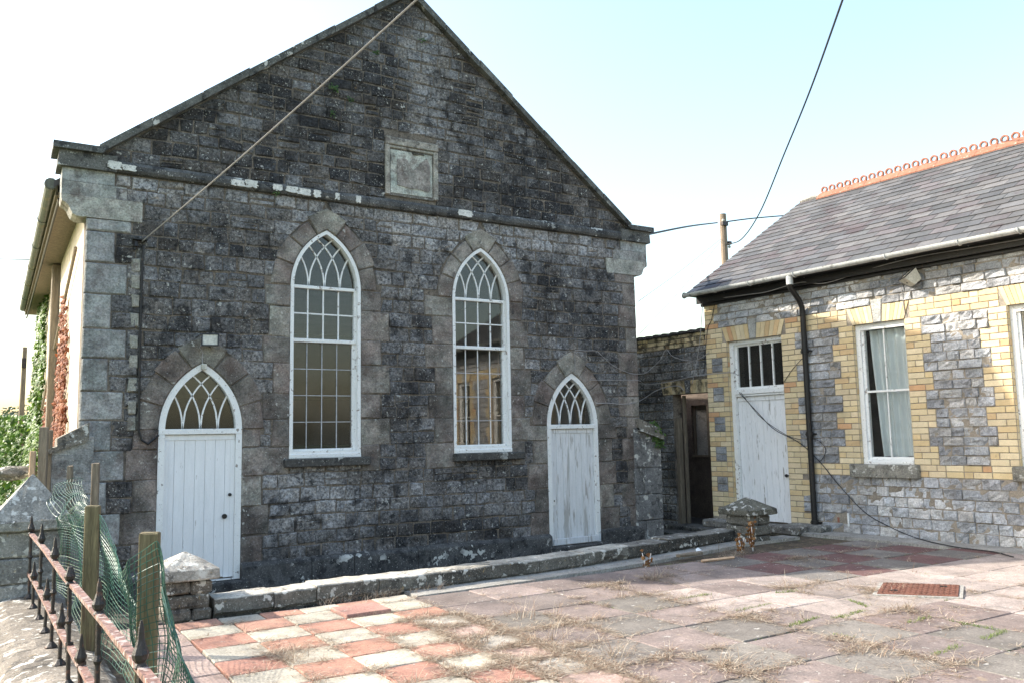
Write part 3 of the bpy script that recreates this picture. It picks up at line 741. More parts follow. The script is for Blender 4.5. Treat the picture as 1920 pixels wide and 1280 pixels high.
for ar, (l, r) in zip(WINS, ((-.56, .60), (-.51, .66))):
    make('sill', MB().bbox((ar.c+l, 1.165, .10), (ar.c+r, 1.272, -.10), .012, (.075, .072, .066), FC, .004), 'coping_stone', chapel)


def chapel_door(ar, lock_right, worn):
    d = make('door', ring_frame(ar.outline(.002, zb=-.16), ar.outline(.075, zb=-.15), 0.000, -0.11, FC), 'white_frame', chapel); fix_normals(d)
    IN = 0.075; a = ar.a-IN; xl, xr = ar.c-a, ar.c+a; zt = 1.66
    make('transom', MB().bbox((ar.c-ar.a+.003, zt-.055, .004), (ar.c+ar.a-.003, zt+.012, -.09), .006, None, FC), 'white_frame', d)
    n = 7; wl = xr-xl
    for k in range(n):
        w0 = -.045-R.uniform(0, .003)
        make('plank', MB().bbox((xl+wl*k/n+.0012, -.135+R.uniform(0, .012), w0-.03), (xl+wl*(k+1)/n-.0012, zt-.058, w0), .004, None, FC), ('white_worn' if worn else 'white_clean'), d)
    make('head_rail', MB().bbox((xl+.004, zt-.125, -.043), (xr-.004, zt-.060, -.036), .003, None, FC), ('white_worn' if worn else 'white_clean'), d)
    for s in (-1, 1): make('edge_stile', MB().bbox((ar.c+s*(a-.028)-.027, -.13, -.043), (ar.c+s*(a-.028)+.027, zt-.128, -.0375), .003, None, FC), ('white_worn' if worn else 'white_clean'), d)
    make('backing_board', MB().box((xl, -.14, -.078), (xr, zt-.058, -.09), None, FC), 'wood_grey', d)
    if lock_right:
        for x_, z_, r_ in ((xr-.055, .86, .020), (xr-.115, .60, .030)):
            c = FC(x_, z_, -.036); make('knob' if r_ > .025 else 'keyhole', MB().tube([c+V((0, .01, 0)), c+V((0, -.016, 0))], r_, 12), 'black_paint', d)
    else:
        make('lock_plate', MB().bbox((xl+.015, .44, -.036), (xl+.075, .56, -.026), .004, None, FC), 'white_frame', d)
        c = FC(xl+.045, .51, -.028); make('keyhole', MB().tube([c+V((0, .01, 0)), c+V((0, -.006, 0))], .012, 8), 'black_paint', d)
        make('weather_board', MB().bbox((xl-.01, -.15, -.02), (xr+.02, -.055, .03), .008, None, FC, .004), ('white_worn' if worn else 'white_clean'), d)
    pointed_glazing(d, ar, IN, zt+.008, -.075, 'glass')
    return d
d0 = chapel_door(DOORS[0], True, False); d1 = chapel_door(DOORS[1], False, True)
for ar in DOORS:
    make('doorstep', MB().bbox((ar.c-.55, -.29, -.12), (ar.c+.58, -.165, .16), .02, (.07, .068, .064), FC, .006), 'coping_stone', chapel)
# corner buttresses, two capping slabs each
for side in (0, 1):
    X = lambda x: x if side == 0 else W-x
    ext = -.275 if side == 0 else -.40
    zz = [Z0, .10, .52, .95, 1.40]
    for i in range(4):
        xs = [ext, .16] if i % 2 else [ext, -.03, .17]
        for j in range(len(xs)-1):
            a_, b_ = sorted((X(xs[j]), X(xs[j+1]))); wz = .075 if side == 0 else .05
            c = R.choice(QUOIN) if side == 0 else sc_(R.choice(QUOIN), .55)
            make('buttress_stone', MB().bbox((a_+.003, zz[i]+.003, wz), (b_-.003, zz[i+1]-.003, -.32), .012, c, FC, .005), 'chapel_dressed' if side == 0 else 'lichen_stone', chapel)
    p = [(X(ext+.004), 1.395), (X(.155), 1.395), (X(.155), 1.60), (X(.02), 1.62), (X(ext+.004), 1.44)]
    if side: p = p[::-1]
    fix_normals(make('buttress_stone', MB().prism(p, .07 if side == 0 else .045, -.32, FC, sc_(QUOIN[0], 1 if side == 0 else .5)), 'chapel_dressed' if side == 0 else 'lichen_stone', chapel))
    for (xa, za), (xb, zb_), th in (((ext-(.05 if side == 0 else .012), 1.40), (.10, 1.585), .055 if side == 0 else .075), ((ext+.06, 1.53), (.10, 1.735), .05 if side == 0 else .065)):
        lowr = xa < ext
        p = [(X(xa), za if lowr else 1.475), (X(xb), zb_-.03 if lowr else 1.57), (X(xb), zb_+.02), (X(xa), za+th)]
        if side: p = p[::-1]
        fix_normals(make('buttress_cap', MB().prism(p, .125 if xa < ext else .10, -.34, FC, (.20, .18, .15)), 'lichen_stone', chapel))
# side and back walls, roof
LEN = 11.3
side_wall = make('side_wall', MB().box((0.02, 0.36, Z0), (.34, LEN, 4.55)), 'render_cream', chapel); make('side_wall', MB().box((W-.34, 0.36, Z0), (W-.02, LEN, 4.55)), 'render_cream', chapel)
bw = MB().prism([(0.344, Z0), (W-.344, Z0), (W-.344, 4.5), (CX, 4.5+(CX-.3)*GS), (.344, 4.5)], -LEN+.3, -LEN, FC); fix_normals(make('back_wall', bw, 'render_cream', chapel))
make('floor', MB().box((.345, .345, Z0), (W-.345, LEN-.31, -.1)), 'interior', chapel)
for nm, a, b in (('ceiling', (.345, .345, 4.3), (W-.345, LEN-.31, 4.36)),): make(nm, MB().box(a, b), 'interior', chapel)
make('gallery_front', MB().box((.345, 5.2, 1.4), (W-.345, 5.35, 2.3)).box((.345, 5.35, 1.4), (W-.345, LEN-.31, 1.5)), 'interior', chapel)
for side in (0, 1):
    X = lambda x: x if side == 0 else W-x
    p = [(X(-.33), 4.56), (X(CX), 4.56+(CX+.33)*GS*.905), (X(CX), 4.64+(CX+.33)*GS*.905), (X(-.33), 4.64)]
    if side: p = p[::-1]
    fix_normals(make('roof_slope', MB().prism(p, -.37, -LEN-.2, FC, (.09, .085, .09)), 'slate', chapel))
make('soffit', MB().box((-.30, .42, 4.48), (.02, LEN, 4.52)).box((-.31, .42, 4.47), (-.285, LEN, 4.60)), 'wood_grey', chapel)
gut = MB()
for y0 in [0.36+1.8*k for k in range(6)]:
    y1 = min(LEN, y0+1.8); vs = []; fs = []
    for y in (y0, y1):
        for k in range(9):
            q = math.pi*k/8; vs.append((-.36-.065*math.cos(q), y, 4.60-.065*math.sin(q)))
    fs = [(k, k+1, 9+k+1, 9+k) for k in range(8)]; gut.add(vs, fs)
    gut.tube([(-.36, y0+.02, 4.598), (-.36, y0+.09, 4.598)], .074, 10)
make('gutter', gut, 'gutter_green', chapel)
make('waste_pipe', MB().tube([(-.27, .42, 4.43), (-.27, LEN, 4.40)], .016, 6), 'black_paint', chapel)
make('pilaster', MB().bbox((-.10, 4.75, Z0), (.03, 5.05, 4.46), .01), 'wood_grey', chapel)
make('wall_pipe', MB().tube([(-.03, 1.0, 3.98), (-.03, 5.0, 3.0), (-.03, 8.0, 2.2)], .022, 6), 'wood_grey', chapel)
# conduit and painted strip down the left of the front
cab = on_y(262, 455)
make('conduit', MB().tube([FC(.615, 3.87, .022), FC(.612, 2.8, .024), FC(.628, 1.66, .024), FC(.66, 1.55, .03), FC(.73, 1.50, .04), FC(.80, 1.56, .03), FC(.85, 1.60, .012)], .014, 6), 'black_paint', chapel)
for k, z in enumerate([3.62, 3.42, 3.19, 2.96, 2.70, 2.47, 2.2, 1.93, 1.74]):
    make('paint_patch', stone(FC, [(.50+R.uniform(-.01, .01), z-.085), (.602, z-.085), (.602, z+.085), (.50+R.uniform(-.01, .01), z+.085)], dep=.0245, rough=.004, n=3, m=3, base=(.33, .31, .27), back=.0), 'chapel_dressed', chapel)
make('cable_bracket', MB().box((.50, 3.92, .0), (.66, 3.935, .09), None, FC).box((.51, 3.80, .0), (.535, 3.93, .05), None, FC).tube([FC(.535, 3.84, .06), FC(.535, 3.90, .06)], [.028, .018], 8), 'black_paint', chapel)
# cut cable on a clip above the right door

# ================================================================== SCHOOLHOUSE
CO = 0.084                                        # one brick course
ZB0, ZB1, ZL0, ZL1, ZE = 10*CO, 12*CO, 36*CO, 39*CO, 46.5*CO
SL = 10.6
school = thing('schoolhouse', FS(SL/2, 0, -3.2), 'low slate roofed schoolhouse of grey stone and yellow brick', 'schoolhouse')
SDOOR = (0.465, 1.575)
SWINS = [(2.835+2.157*k, 3.632+2.157*k) for k in range(4)]
YB = [(0.62, 0.49, 0.28), (0.65, 0.53, 0.33), (0.60, 0.46, 0.26), (0.67, 0.56, 0.37), (0.61, 0.50, 0.31), (0.57, 0.41, 0.23), (0.64, 0.52, 0.34)]
GST = [(0.40, 0.405, 0.42), (0.35, 0.36, 0.375), (0.45, 0.445, 0.44), (0.31, 0.315, 0.33), (0.42, 0.41, 0.40)]
sbricks = []; sstones = []
def brick_col(): return sc_(R.choice(YB), R.uniform(.9, 1.08)) if R.random() > .035 else (0.55, 0.33, 0.18)
def sstone_col(u, v, base):
    d = 0.5*noise.noise((u*1.1, v*1.6, 5.5)) + 0.3*noise.noise((u*3.2, v*4.0, 2.5))
    low = 1.0+0.12*clamp((0.9-v)/0.5)
    return sc_(base, clamp((0.98-0.85*d)*low, .35, 1.5))
def brick(u0, u1, v0, v1):
    g = .005
    sbricks.append(MB().bbox((u0+g, v0+g, -.03), (u1-g, v1-g, .007+R.uniform(-.002, .002)), .0045, brick_col(), FS, .0012))
def brick_run(a, b, row):
    """stretchers and headers in one course"""
    i = row % 2; x = a; k = 0
    L = [.236, .118]
    if b-a < .13: brick(a, b, row*CO, (row+1)*CO); return
    x = a; seq = [.236, .236, .118] if row % 3 == 0 else [.118, .236, .236] if row % 3 == 1 else [.236, .118, .236]
    while x < b-.001:
        l = seq[k % 3]; k += 1
        if b-(x+l) < .07: l = b-x
        brick(x, min(b, x+l), row*CO, (row+1)*CO); x += l
def grp(row): return ((35-row)//3) % 2           # 0: narrow jamb, 1: wide jamb, counted down from the lintels
JN, JW = .235, .352
def jambw(row): return JN if grp(row) == 0 else JW
rows_hi = 46
# courses of brick
for r in range(0, 47):
    v0 = r*CO
    if 36 <= r < 39:                             # band level with the lintels
        runs = [(0, SDOOR[0]-.085)]
        edges = [SDOOR[1]+.085] + [e for w in SWINS for e in (w[0]-.085, w[1]+.085)] + [SL]
        runs += [(edges[i], edges[i+1]) for i in range(0, len(edges), 2)]
        for a, b in runs: brick_run(a, b, r)
    elif 10 <= r < 12:                           # band under the sills
        runs = [(0, SDOOR[0]), (SDOOR[1], SWINS[0][0]-.075)] + [(SWINS[i][1]+.075, SWINS[i+1][0]-.075) for i in range(3)] + [(SWINS[3][1]+.075, SL)]
        for a, b in runs: brick_run(a, b, r)
    elif r < 36:
        # pier at the corner with its grey blocks
        blk = ((35-r)//3) % 2 == 1
        if r >= 1:
            if blk: brick_run(0, .125, r); brick_run(.355, SDOOR[0], r)
            else: brick_run(0, SDOOR[0], r)
        if r >= 1: brick_run(SDOOR[1], SDOOR[1]+(.26 if grp(r) == 0 else .385), r)
        if r >= 12:
            for w in SWINS:
                brick_run(w[0]-jambw(r), w[0], r); brick_run(w[1], w[1]+jambw(r), r)
    else:
        if r < 46: brick_run(0, .30 if (r//2) % 2 else .21, r)
# grey blocks in the corner pier
for k in range(0, 6):
    top = (36-3-6*k)*CO; bot = top-3*CO
    if bot < CO*.5: continue
    for a, b in ((bot, (bot+top)/2), ((bot+top)/2, top)):
        sstones.append(stone(FS, [(.130, a+.005), (.350, a+.005), (.350, b-.005), (.130, b-.005)], dep=.012, rough=.008, base=sc_(R.choice(GST), .75), colfn=sstone_col))
# stone courses, one and a half bricks high
def srun(a, b, v0, v1, deep=.020):
    xs = split(a, b, .15, .34)
    for i in range(len(xs)-1):
        sstones.append(stone(FS, [(xs[i]+.005, v0+.005), (xs[i+1]-.005, v0+.005), (xs[i+1]-.005, v1-.005), (xs[i]+.005, v1-.005)], dep=deep*.75, rough=.026, freq=15, n=5, m=4, inset=.006, base=R.choice(GST), colfn=sstone_col))
h = 1.5*CO
for k in range(16):                              # between the openings
    v1 = ZL0-k*h; v0 = v1-h; r = 35-int((k*1.5)+.1)
    jw = jambw(r); dj = .26 if grp(r) == 0 else .385
    if k < 16:
        srun(SDOOR[1]+dj, SWINS[0][0]-jw, v0, v1)
        for i in range(3): srun(SWINS[i][1]+jw, SWINS[i+1][0]-jw, v0, v1)
        srun(SWINS[3][1]+jw, SL, v0, v1)
hb = ZB0/6
for k in range(6):                               # below the sills
    v0 = k*hb; r = int((v0+.02)/CO); dj = .26 if grp(r) == 0 else .385
    if k: srun(SDOOR[1]+dj, 2.38 if k == 1 else SL, v0, v0+hb, .014)
    if k == 1: srun(2.58, SL, v0, v0+hb, .014)
    if k == 0: srun(SDOOR[1]+.4, SL, v0, v0+hb, .012)
KEYS = []
def keyspots():
    for (a, b) in [SDOOR]+SWINS: KEYS.append((a+b)/2)
keyspots()
zt = [ZL1+ (ZE-.045-ZL1)*k/5 for k in range(6)]
for k in range(5):                               # under the eaves
    v0, v1 = zt[k], zt[k+1]; a = .30 if (int(v0/CO+.5)//2) % 2 else .21
    if k == 0:
        cuts = [a]+[e for c in KEYS for e in (c-.098, c+.098)]+[SL]
        for i in range(0, len(cuts), 2): srun(cuts[i], cuts[i+1], v0, v1, .012)
    else: srun(a, SL, v0, v1, .012 if k > 2 else .022)
# lintels of splayed soldier bricks with a keystone
for (a, b) in [SDOOR]+SWINS:
    c = (a+b)/2; n = 6
    for side in (-1, 1):
        for k in range(n):
            f0, f1 = k/n, (k+1)/n
            bo = lambda f: c+side*(.066+((b-a)/2-.066)*f); to = lambda f: c+side*(.092+((b-a)/2+.085-.092)*f)
            poly = [(bo(f0)+side*.003, ZL0+.004), (bo(f1)-side*.003, ZL0+.004), (to(f1)-side*.003, ZL1-.003), (to(f0)+side*.003, ZL1-.003)]
            if side < 0: poly = poly[::-1]
            sbricks.append(MB().prism(poly, .009+R.uniform(-.002, .002), -.03, FS, brick_col()))
    sstones.append(stone(FS, [(c-.063, ZL0-.004), (c+.063, ZL0-.004), (c+.094, ZL1+.085), (c-.094, ZL1+.085)], dep=.018, rough=.006, n=4, m=4, base=(.42, .42, .40), colfn=None, jit=.002))
pieces('brick', sbricks, 'brick_yellow', school, 'brickwork')
pieces('stone', sstones, 'school_stone', school, 'stonework')
# the wall behind
hs = [[(SDOOR[0], .03), (SDOOR[1], .03), (SDOOR[1], ZL0), (SDOOR[0], ZL0)]] + [[(a, ZB1-.005), (b, ZB1-.005), (b, ZL0), (a, ZL0)] for a, b in SWINS]
fix_normals(make('wall', wall_sheet([(0, -.3), (SL, -.3), (SL, ZE), (0, ZE)], hs, -.002, -.30, FS), 'mortar_school', school))
# brick reveals of the openings, seen from the left
rev = []
for a, b, zb in [(SDOOR[0], SDOOR[1], 1)] + [(w[0], w[1], 12) for w in SWINS[:2]]:
    for r in range(zb, 36):
        xs = [-.095, -.006] if r % 2 else [-.095, -.006]
        for i in range(len(xs)-1):
            for s, x in ((1, a), (-1, b)):
                rev.append(MB().bbox((x-.02*s, r*CO+.004, xs[i]), (x+.007*s, (r+1)*CO-.004, xs[i+1]), .003, sc_(brick_col(), .95), FS))
m = MB(); [m.merge(q) for q in rev]; props(make('reveal_brickwork', m, 'brick_yellow', school), kind='stuff')


def school_window(a, b, first):
    w = MB(); f0, f1 = -.055, -.15
    w.box((a, ZB1, f0), (a+.075, ZL0, f1), None, FS).box((b-.035, ZB1, f0), (b, ZL0, f1), None, FS).box((a+.075, ZL0-.085, f0), (b-.035, ZL0, f1), None, FS).box((a+.075, ZB1, f0+.02), (b-.035, ZB1+.055, f1), None, FS)
    w = make('window', w, 'white_frame', school)
    zm = (ZB1+ZL0)/2+.03; c = (a+.075+b-.035)/2
    make('inner_bead', MB().box((a+.075, ZB1+.055, -.085), (a+.115, ZL0-.085, f1), None, FS), 'white_frame', w)
    make('meeting_rail', MB().bbox((a+.09, zm-.016, -.085), (b-.035, zm+.016, -.125), .004, None, FS), 'white_frame', w)
    make('bottom_rail', MB().bbox((a+.115, ZB1+.055, -.09), (b-.035, ZB1+.10, -.135), .005, None, FS, .004), 'white_frame', w)
    make('peeling_board', MB().bbox((a+.08, ZB1-.004, -.02), (b-.02, ZB1+.035, -.06), .004, None, FS, .004), 'white_frame', w)
    for z0, z1 in ((ZB1+.10, zm-.016), (zm+.016, ZL0-.085)):
        make('glazing_bar', MB().box((c-.008, z0, -.092), (c+.008, z1, -.125), None, FS), 'white_frame', w)
        for x0, x1 in ((a+.115, c-.008), (c+.008, b-.035)): make('pane', MB().box((x0, z0, -.108), (x1, z1, -.112), None, FS), 'glass', w)
    make('sill', MB().bbox((a-.15 if first else a-.07, ZB0-.018, .09), (b+.08, ZB1+.0, -.10), .012, (.215, .205, .175), FS, .003), 'lichen_stone', w)
    return w
for i, (a, b) in enumerate(SWINS): school_window(a, b, i == 0)
# door with four fanlight panes
a, b = SDOOR; f0, f1 = -.06, -.16; zt = 2.20
dm = MB().box((a, .03, f0), (a+.09, ZL0, f1), None, FS).box((b-.03, .03, f0), (b, ZL0, f1), None, FS).box((a+.09, ZL0-.065, f0), (b-.03, ZL0, f1), None, FS)
sdoor = make('door', dm, 'white_frame', school)
make('transom', MB().bbox((a+.092, zt-.075, -.045), (b-.032, zt+.015, -.15), .008, None, FS), 'white_frame', sdoor)
make('transom', MB().bbox((a+.092, zt-.11, -.06), (b-.032, zt-.078, -.14), .006, None, FS), 'white_frame', sdoor)
fx0, fx1 = a+.135, b-.03
make('fanlight_frame', MB().box((a+.09, zt+.015, -.10), (fx0, ZL0-.065, -.14), None, FS).box((fx0, zt+.015, -.10), (fx1, zt+.045, -.14), None, FS).box((fx0, ZL0-.10, -.10), (fx1, ZL0-.065, -.14), None, FS), 'white_frame', sdoor)
for k in range(4):
    x0, x1 = fx0+(fx1-fx0)*k/4, fx0+(fx1-fx0)*(k+1)/4
    make('pane', MB().box((x0+.011, zt+.045, -.120), (x1-.011, ZL0-.10, -.124), None, FS), 'glass', sdoor)
    if k: make('glazing_bar', MB().box((x0-.011, zt+.045, -.10), (x0+.011, ZL0-.10, -.135), None, FS), 'white_frame', sdoor)
n = 8; x0, x1 = a+.095, b-.032
for k in range(n): make('plank', MB().bbox((x0+(x1-x0)*k/n+.0012, .05+R.uniform(0, .012), -.145), (x0+(x1-x0)*(k+1)/n-.0012, zt-.112, -.112-R.uniform(0, .003)), .004, None, FS), 'white_paint', sdoor)
c = FS(b-.10, .80, -.10); make('knob', MB().tube([c-SN*.02, c+SN*.03, c+SN*.05], [.012, .028, .018], 10), 'black_paint', sdoor)
make('head_rail', MB().bbox((x0, zt-.19, -.108), (x1, zt-.114, -.100), .003, None, FS), 'white_paint', sdoor)
make('backing_board', MB().box((x0, .04, -.148), (x1, zt-.11, -.16), None, FS), 'wood_grey', sdoor)
# rooms behind
make('room', MB().box((.0, -.3, -6.4), (SL, -.25, -.31), None, FS).box((.0, -.25, -6.4), (SL, ZE, -6.2), None, FS).box((0, -.25, -6.2), (.28, ZE, -.31), None, FS).box((SL-.3, -.25, -6.2), (SL, ZE, -.31), None, FS).box((.28, ZE-.06, -6.2), (SL-.3, ZE, -.31), None, FS).box((.28, -.25, -2.0), (SL-.3, ZE-.06, -1.9), None, FS), 'dark_room', school)
# roof
ZG = 3.90; OFF = .36; RDG = 3.07; ZR = 6.04
U0, U1 = -.07, SL+.1
rl = math.hypot(RDG+OFF, ZR-ZG); ru = ((-(RDG+OFF))/rl, (ZR-ZG)/rl)          # (out, up) along the slope
def FR(u, t, h=0.0):                              # roof plane: along the ridge, up the slope, off the surface
    return FS(u, ZG+ru[1]*t+h*(-ru[0]), OFF+ru[0]*t+h*ru[1])
make('roof_deck', MB().box((U0+.02, .02, -.07), (U1, rl-.01, -.012), None, FR).add([FS(U0+.02, ZG, -2*RDG-OFF), FS(U1, ZG, -2*RDG-OFF), FS(U1, ZR-.02, -RDG), FS(U0+.02, ZR-.02, -RDG)], [(0, 1, 2, 3)]), 'dark_room', school)
slates = []; EX = .205; nr = int(rl/EX); EX = rl/nr; SWD = .345
for r in range(nr):
    t0 = r*EX; x = U0 - (SWD/2 if r % 2 else 0) + R.uniform(-.01, .01)
    while x < U1:
        x1 = x+SWD+R.uniform(-.012, .012); a, b = max(x, U0), min(x1, U1)
        if b-a > .05:
            k = R.uniform(1.0, 1.6); cc = sc_(R.choice([(.078, .077, .078), (.072, .073, .076), (.090, .087, .086), (.078, .071, .073), (.068, .069, .07)]), k)
            if r == 0 and a < .5: cc = (.030, .036, .05)
            if r == 1 and a < .25: cc = (.032, .038, .05)
            j = R.uniform(-.004, .004); sk = R.uniform(-.004, .004); lift = R.uniform(0, .004)
            tA = t0-.012+j; tB = min(rl, t0+EX+.06)
            if r == nr-2 and .9 < a < 1.5: tA -= .05; sk = .03
            vs = [FR(a+.005, tA+sk, .016+lift), FR(b-.005, tA-sk, .016+lift), FR(b-.005, tB, .002), FR(a+.005, tB, .002), FR(a+.005, tA+sk, .008+lift), FR(b-.005, tA-sk, .008+lift), FR(b-.005, tB, -.005), FR(a+.005, tB, -.005)]
            slates.append(MB().add(vs, [(0, 1, 2, 3), (7, 6, 5, 4), (0, 4, 5, 1), (1, 5, 6, 2), (2, 6, 7, 3), (3, 7, 4, 0)], cc))
        x = x1
pieces('slate', slates, 'slate', school, 'slating')
# ridge: terracotta tiles with pierced rings
RT = .335; u = .40; k = 0
prof = [(-.17, -.105), (-.10, -.035), (-.035, .018), (0, .035), (.035, .018), (.10, -.035), (.17, -.105)]
while u < SL:
    u1 = u+RT-.006; t = MB(); vs = []
    for uu in (u, u1):
        for dw, dz in prof: vs.append(FS(uu, ZR+.04+dz, -RDG+dw))
        for dw, dz in prof[::-1]: vs.append(FS(uu, ZR+.022+dz, -RDG+dw*.96))
    q = 2*len(prof); t.add(vs, [(i, (i+1) % q, q+(i+1) % q, q+i) for i in range(q)]+[tuple(range(q))[::-1], tuple(range(q, 2*q))])
    t = make('ridge_tile', t, 'terracotta', school)
    for cc in (u+RT*.25, u+RT*.75):
        rr = MB(); n = 14; vs = []
        for i in range(n):
            an = 2*math.pi*i/n
            for rad in (.068, .040):
                for dw in (-.018, .018): vs.append(FS(cc+rad*math.cos(an), ZR+.118+rad*math.sin(an), -RDG+dw))
        fs = []
        for i in range(n):
            j = (i+1) % n; A, B = i*4, j*4
            fs += [(A, B, B+1, A+1), (A+2, A+3, B+3, B+2), (A, A+2, B+2, B), (A+1, B+1, B+3, A+3)]
        make('ring_crest', rr.add(vs, fs), 'terracotta', t)
    u += RT
make('ridge_bedding', MB().tube([FS(-.06, ZR+.01, -RDG), FS(.2, ZR+.02, -RDG), FS(.41, ZR+.015, -RDG)], [.05, .06, .05], 7), 'concrete', school)
# eaves, gutter, downpipe
make('fascia', MB().box((U0+.02, ZG-.17, .10), (U1, ZG-.03, .135), None, FS).box((U0+.02, ZG-.055, -.02), (U1, ZG-.035, .30), None, FS), 'black_paint', school)
make('wall_plate', MB().bbox((U0+.04, ZG-.22, -.02), (U1, ZG-.16, .06), .01, None, FS, .004), 'black_paint', school)
gw, gz = .37, ZG-.005
def gutter_run(u0, u1, nm):
    vs = []
    for uu in (u0, u1):
        for k in range(11):
            q = math.pi*k/10; vs.append(FS(uu, gz-.062*math.sin(q), gw+.062*math.cos(q)))
        for k in range(10, -1, -1):
            q = math.pi*k/10; vs.append(FS(uu, gz-.054*math.sin(q), gw+.054*math.cos(q)))
    return make(nm, MB().add(vs, [(k, (k+1) % 22, 22+(k+1) % 22, 22+k) for k in range(22)]+[tuple(range(22))[::-1], tuple(range(22, 44))]), 'gutter_grey', school, smooth=True, angle=40)
us = [-.10, .55, 1.28, 2.13, 3.62, 4.62, 5.35, 7.2, 9.0, SL+.1]
for i in range(len(us)-1):
    gutter_run(us[i], us[i+1]-.004, 'gutter')
    if i: make('gutter_bracket', MB().tube([FS(us[i]+.03, gz-.069*math.sin(math.pi*k/8), gw+.069*math.cos(math.pi*k/8)) for k in range(9)], .009, 5).tube([FS(us[i]+.03, gz-.02, gw-.06), FS(us[i]+.03, gz-.05, .12)], .008, 5), 'gutter_grey', school)
make('gutter_end', MB().tube([FS(-.115, gz-.02, gw), FS(-.10, gz-.022, gw)], .055, 10), 'gutter_green', school)
pu = 2.06
make('outlet', MB().tube([FS(pu, gz-.03, gw), FS(pu, gz-.17, gw)], .052, 10), 'gutter_grey', school)
make('downpipe', MB().tube([FS(pu, gz-.15, gw), FS(pu, gz-.22, gw-.01), FS(pu-.01, gz-.38, .16), FS(pu-.01, gz-.50, .085), FS(pu-.01, gz-.62, .075), FS(pu-.015, .03, .075)], .042, 10), 'black_paint', school, smooth=True, angle=50)
for z in (2.72, 1.45, .12): make('pipe_collar', MB().tube([FS(pu-.012, z-.035, .075), FS(pu-.012, z+.035, .075)], .056, 10).box((pu-.10, z-.012, .0), (pu+.07, z+.012, .06), None, FS), 'black_paint', school)
# air vent low in the wall
make('air_vent', MB().box((2.385, .145, -.06), (2.575, .27, -.05), None, FS), 'dark_room', school)
make('vent_lining', MB().box((2.385, .145, -.05), (2.42, .22, .0), None, FS), 'terracotta', school); make('vent_frame', MB().box((2.565, .10, .004), (2.588, .29, .022), None, FS), 'white_frame', school)
make('doorstep', MB().bbox((.75, -.02, .0), (1.62, .045, .42), .015, (.20, .175, .155), FS, .006), 'lichen_stone', school)
make('doorstep', MB().bbox((.30, -.02, .34), (2.12, .10, .62), .02, (.16, .15, .135), FS, .008), 'lichen_stone', school); make('pipe_block', MB().bbox((1.66, -.02, .0), (2.30, .10, .33), .03, (.19, .185, .165), FS, .012), 'lichen_stone', school)

# ================================================================== PASSAGE WALL between the two buildings
link = thing('passage_wall', FS(-1.2, -.2, 0), 'grimy stone passage wall with an open dark doorway between chapel and schoolhouse', 'wall')
LB = -.03
def FL(u, v, w=0.0): return FS(u, v, w+LB)
LD = (-.86, -.02); LZ = 2.20
lst = []; lbr = []
for k in range(3):
    v0 = 3.03+k*.083; x = -3.0+R.uniform(-.1, 0)
    while x < -.01:
        x1 = min(-.005, x+R.choice([.236, .236, .12])); 
        if x1-x > .05: lbr.append(MB().bbox((x+.006, v0+.006, -.03), (x1-.006, v0+.077, .014+R.uniform(-.008, .008)), .008, sc_(R.choice(YB), R.uniform(.5, .9)), FL, .004))
        x = x1
c = (LD[0]+LD[1])/2-.05
for side in (-1, 1):
    for k in range(7):
        f0, f1 = k/7, (k+1)/7; hw = .60 if side < 0 else .49
        b_ = lambda f: c+side*(.055+(hw-.055)*f); t_ = lambda f: c+side*(.075+(hw+.06-.075)*f)
        p = [(b_(f0)+side*.004, LZ+.004), (b_(f1)-side*.004, LZ+.004), (min(-.006, t_(f1)-side*.004), LZ+.235), (min(-.006, t_(f0)+side*.004), LZ+.235)]
        if side < 0: p = p[::-1]
        lbr.append(MB().prism(p, .008+R.uniform(-.004, .003), -.03, FL, sc_(R.choice(YB), R.uniform(.55, .85))))
lst.append(stone(FL, [(c-.05, LZ), (c+.05, LZ), (c+.07, LZ+.24), (c-.07, LZ+.24)], dep=.012, rough=.006, base=(.12, .12, .125)))
def gcol(u, v, b): return sc_(b, clamp(.85+.9*noise.noise((u*2, v*2, 6)), .3, 1.6))
v = -.2
while v < 3.0:
    v1 = min(3.026, v+R.uniform(.13, .17))
    segs = [(-3.0, LD[0])] if v1 < LZ+.05 else ([(-3.0, c-.64)] if v < LZ+.19 else [(-3.0, -.005)])
    for a, b in segs:
        xs = split(a, b, .16, .33)
        for i in range(len(xs)-1): lst.append(stone(FL, [(xs[i]+.006, v+.006), (xs[i+1]-.006, v+.006), (xs[i+1]-.006, v1-.006), (xs[i]+.006, v1-.006)], dep=.012, rough=.014, base=sc_(R.choice(GST), R.uniform(.35, .6)), colfn=gcol))
    v = v1
for m in lbr: make('brick', m, 'brick_dirty', link)
for m in lst: make('stone', m, 'chapel_stone', link)
fix_normals(make('wall', wall_sheet([(-3.0, -.3), (-.004, -.3), (-.004, 3.27), (-3.0, 3.27)], [[(LD[0], -.28), (LD[1], -.28), (LD[1], LZ), (LD[0], LZ)]], -.002, -.22, FL), 'mortar', link))
for k in range(14):
    u0 = -3.0+k*.215
    vs = []
    for w_ in (.07, -.30):
        for i in range(7):
            q = math.pi*i/6; vs.append(FL(u0+.11-.105*math.cos(q), 3.275+.05*math.sin(q)+R.uniform(-.004, .004)+(.02 if w_ < 0 else 0), w_))
    fix_normals(make('cap_tile', MB().add(vs, [(i, i+1, 8+i, 7+i) for i in range(6)]+[tuple(range(7)), tuple(range(13, 6, -1))], (.05, .045, .042)), 'coping_stone', link))
make('cornice_board', MB().bbox((-3.0, 3.255, -.2), (-.006, 3.29, .045), .01, (.05, .045, .04), FL, .004), 'coping_stone', link)
make('door_post', MB().bbox((LD[0]-.02, -.2, -.14), (LD[0]+.075, 1.78, -.04), .008, None, FL, .004), 'wood_grey', link)
make('door_post', MB().bbox((LD[0]+.08, -.2, -.21), (LD[0]+.13, LZ-.02, -.15), .006, None, FL), 'wood_grey', link)
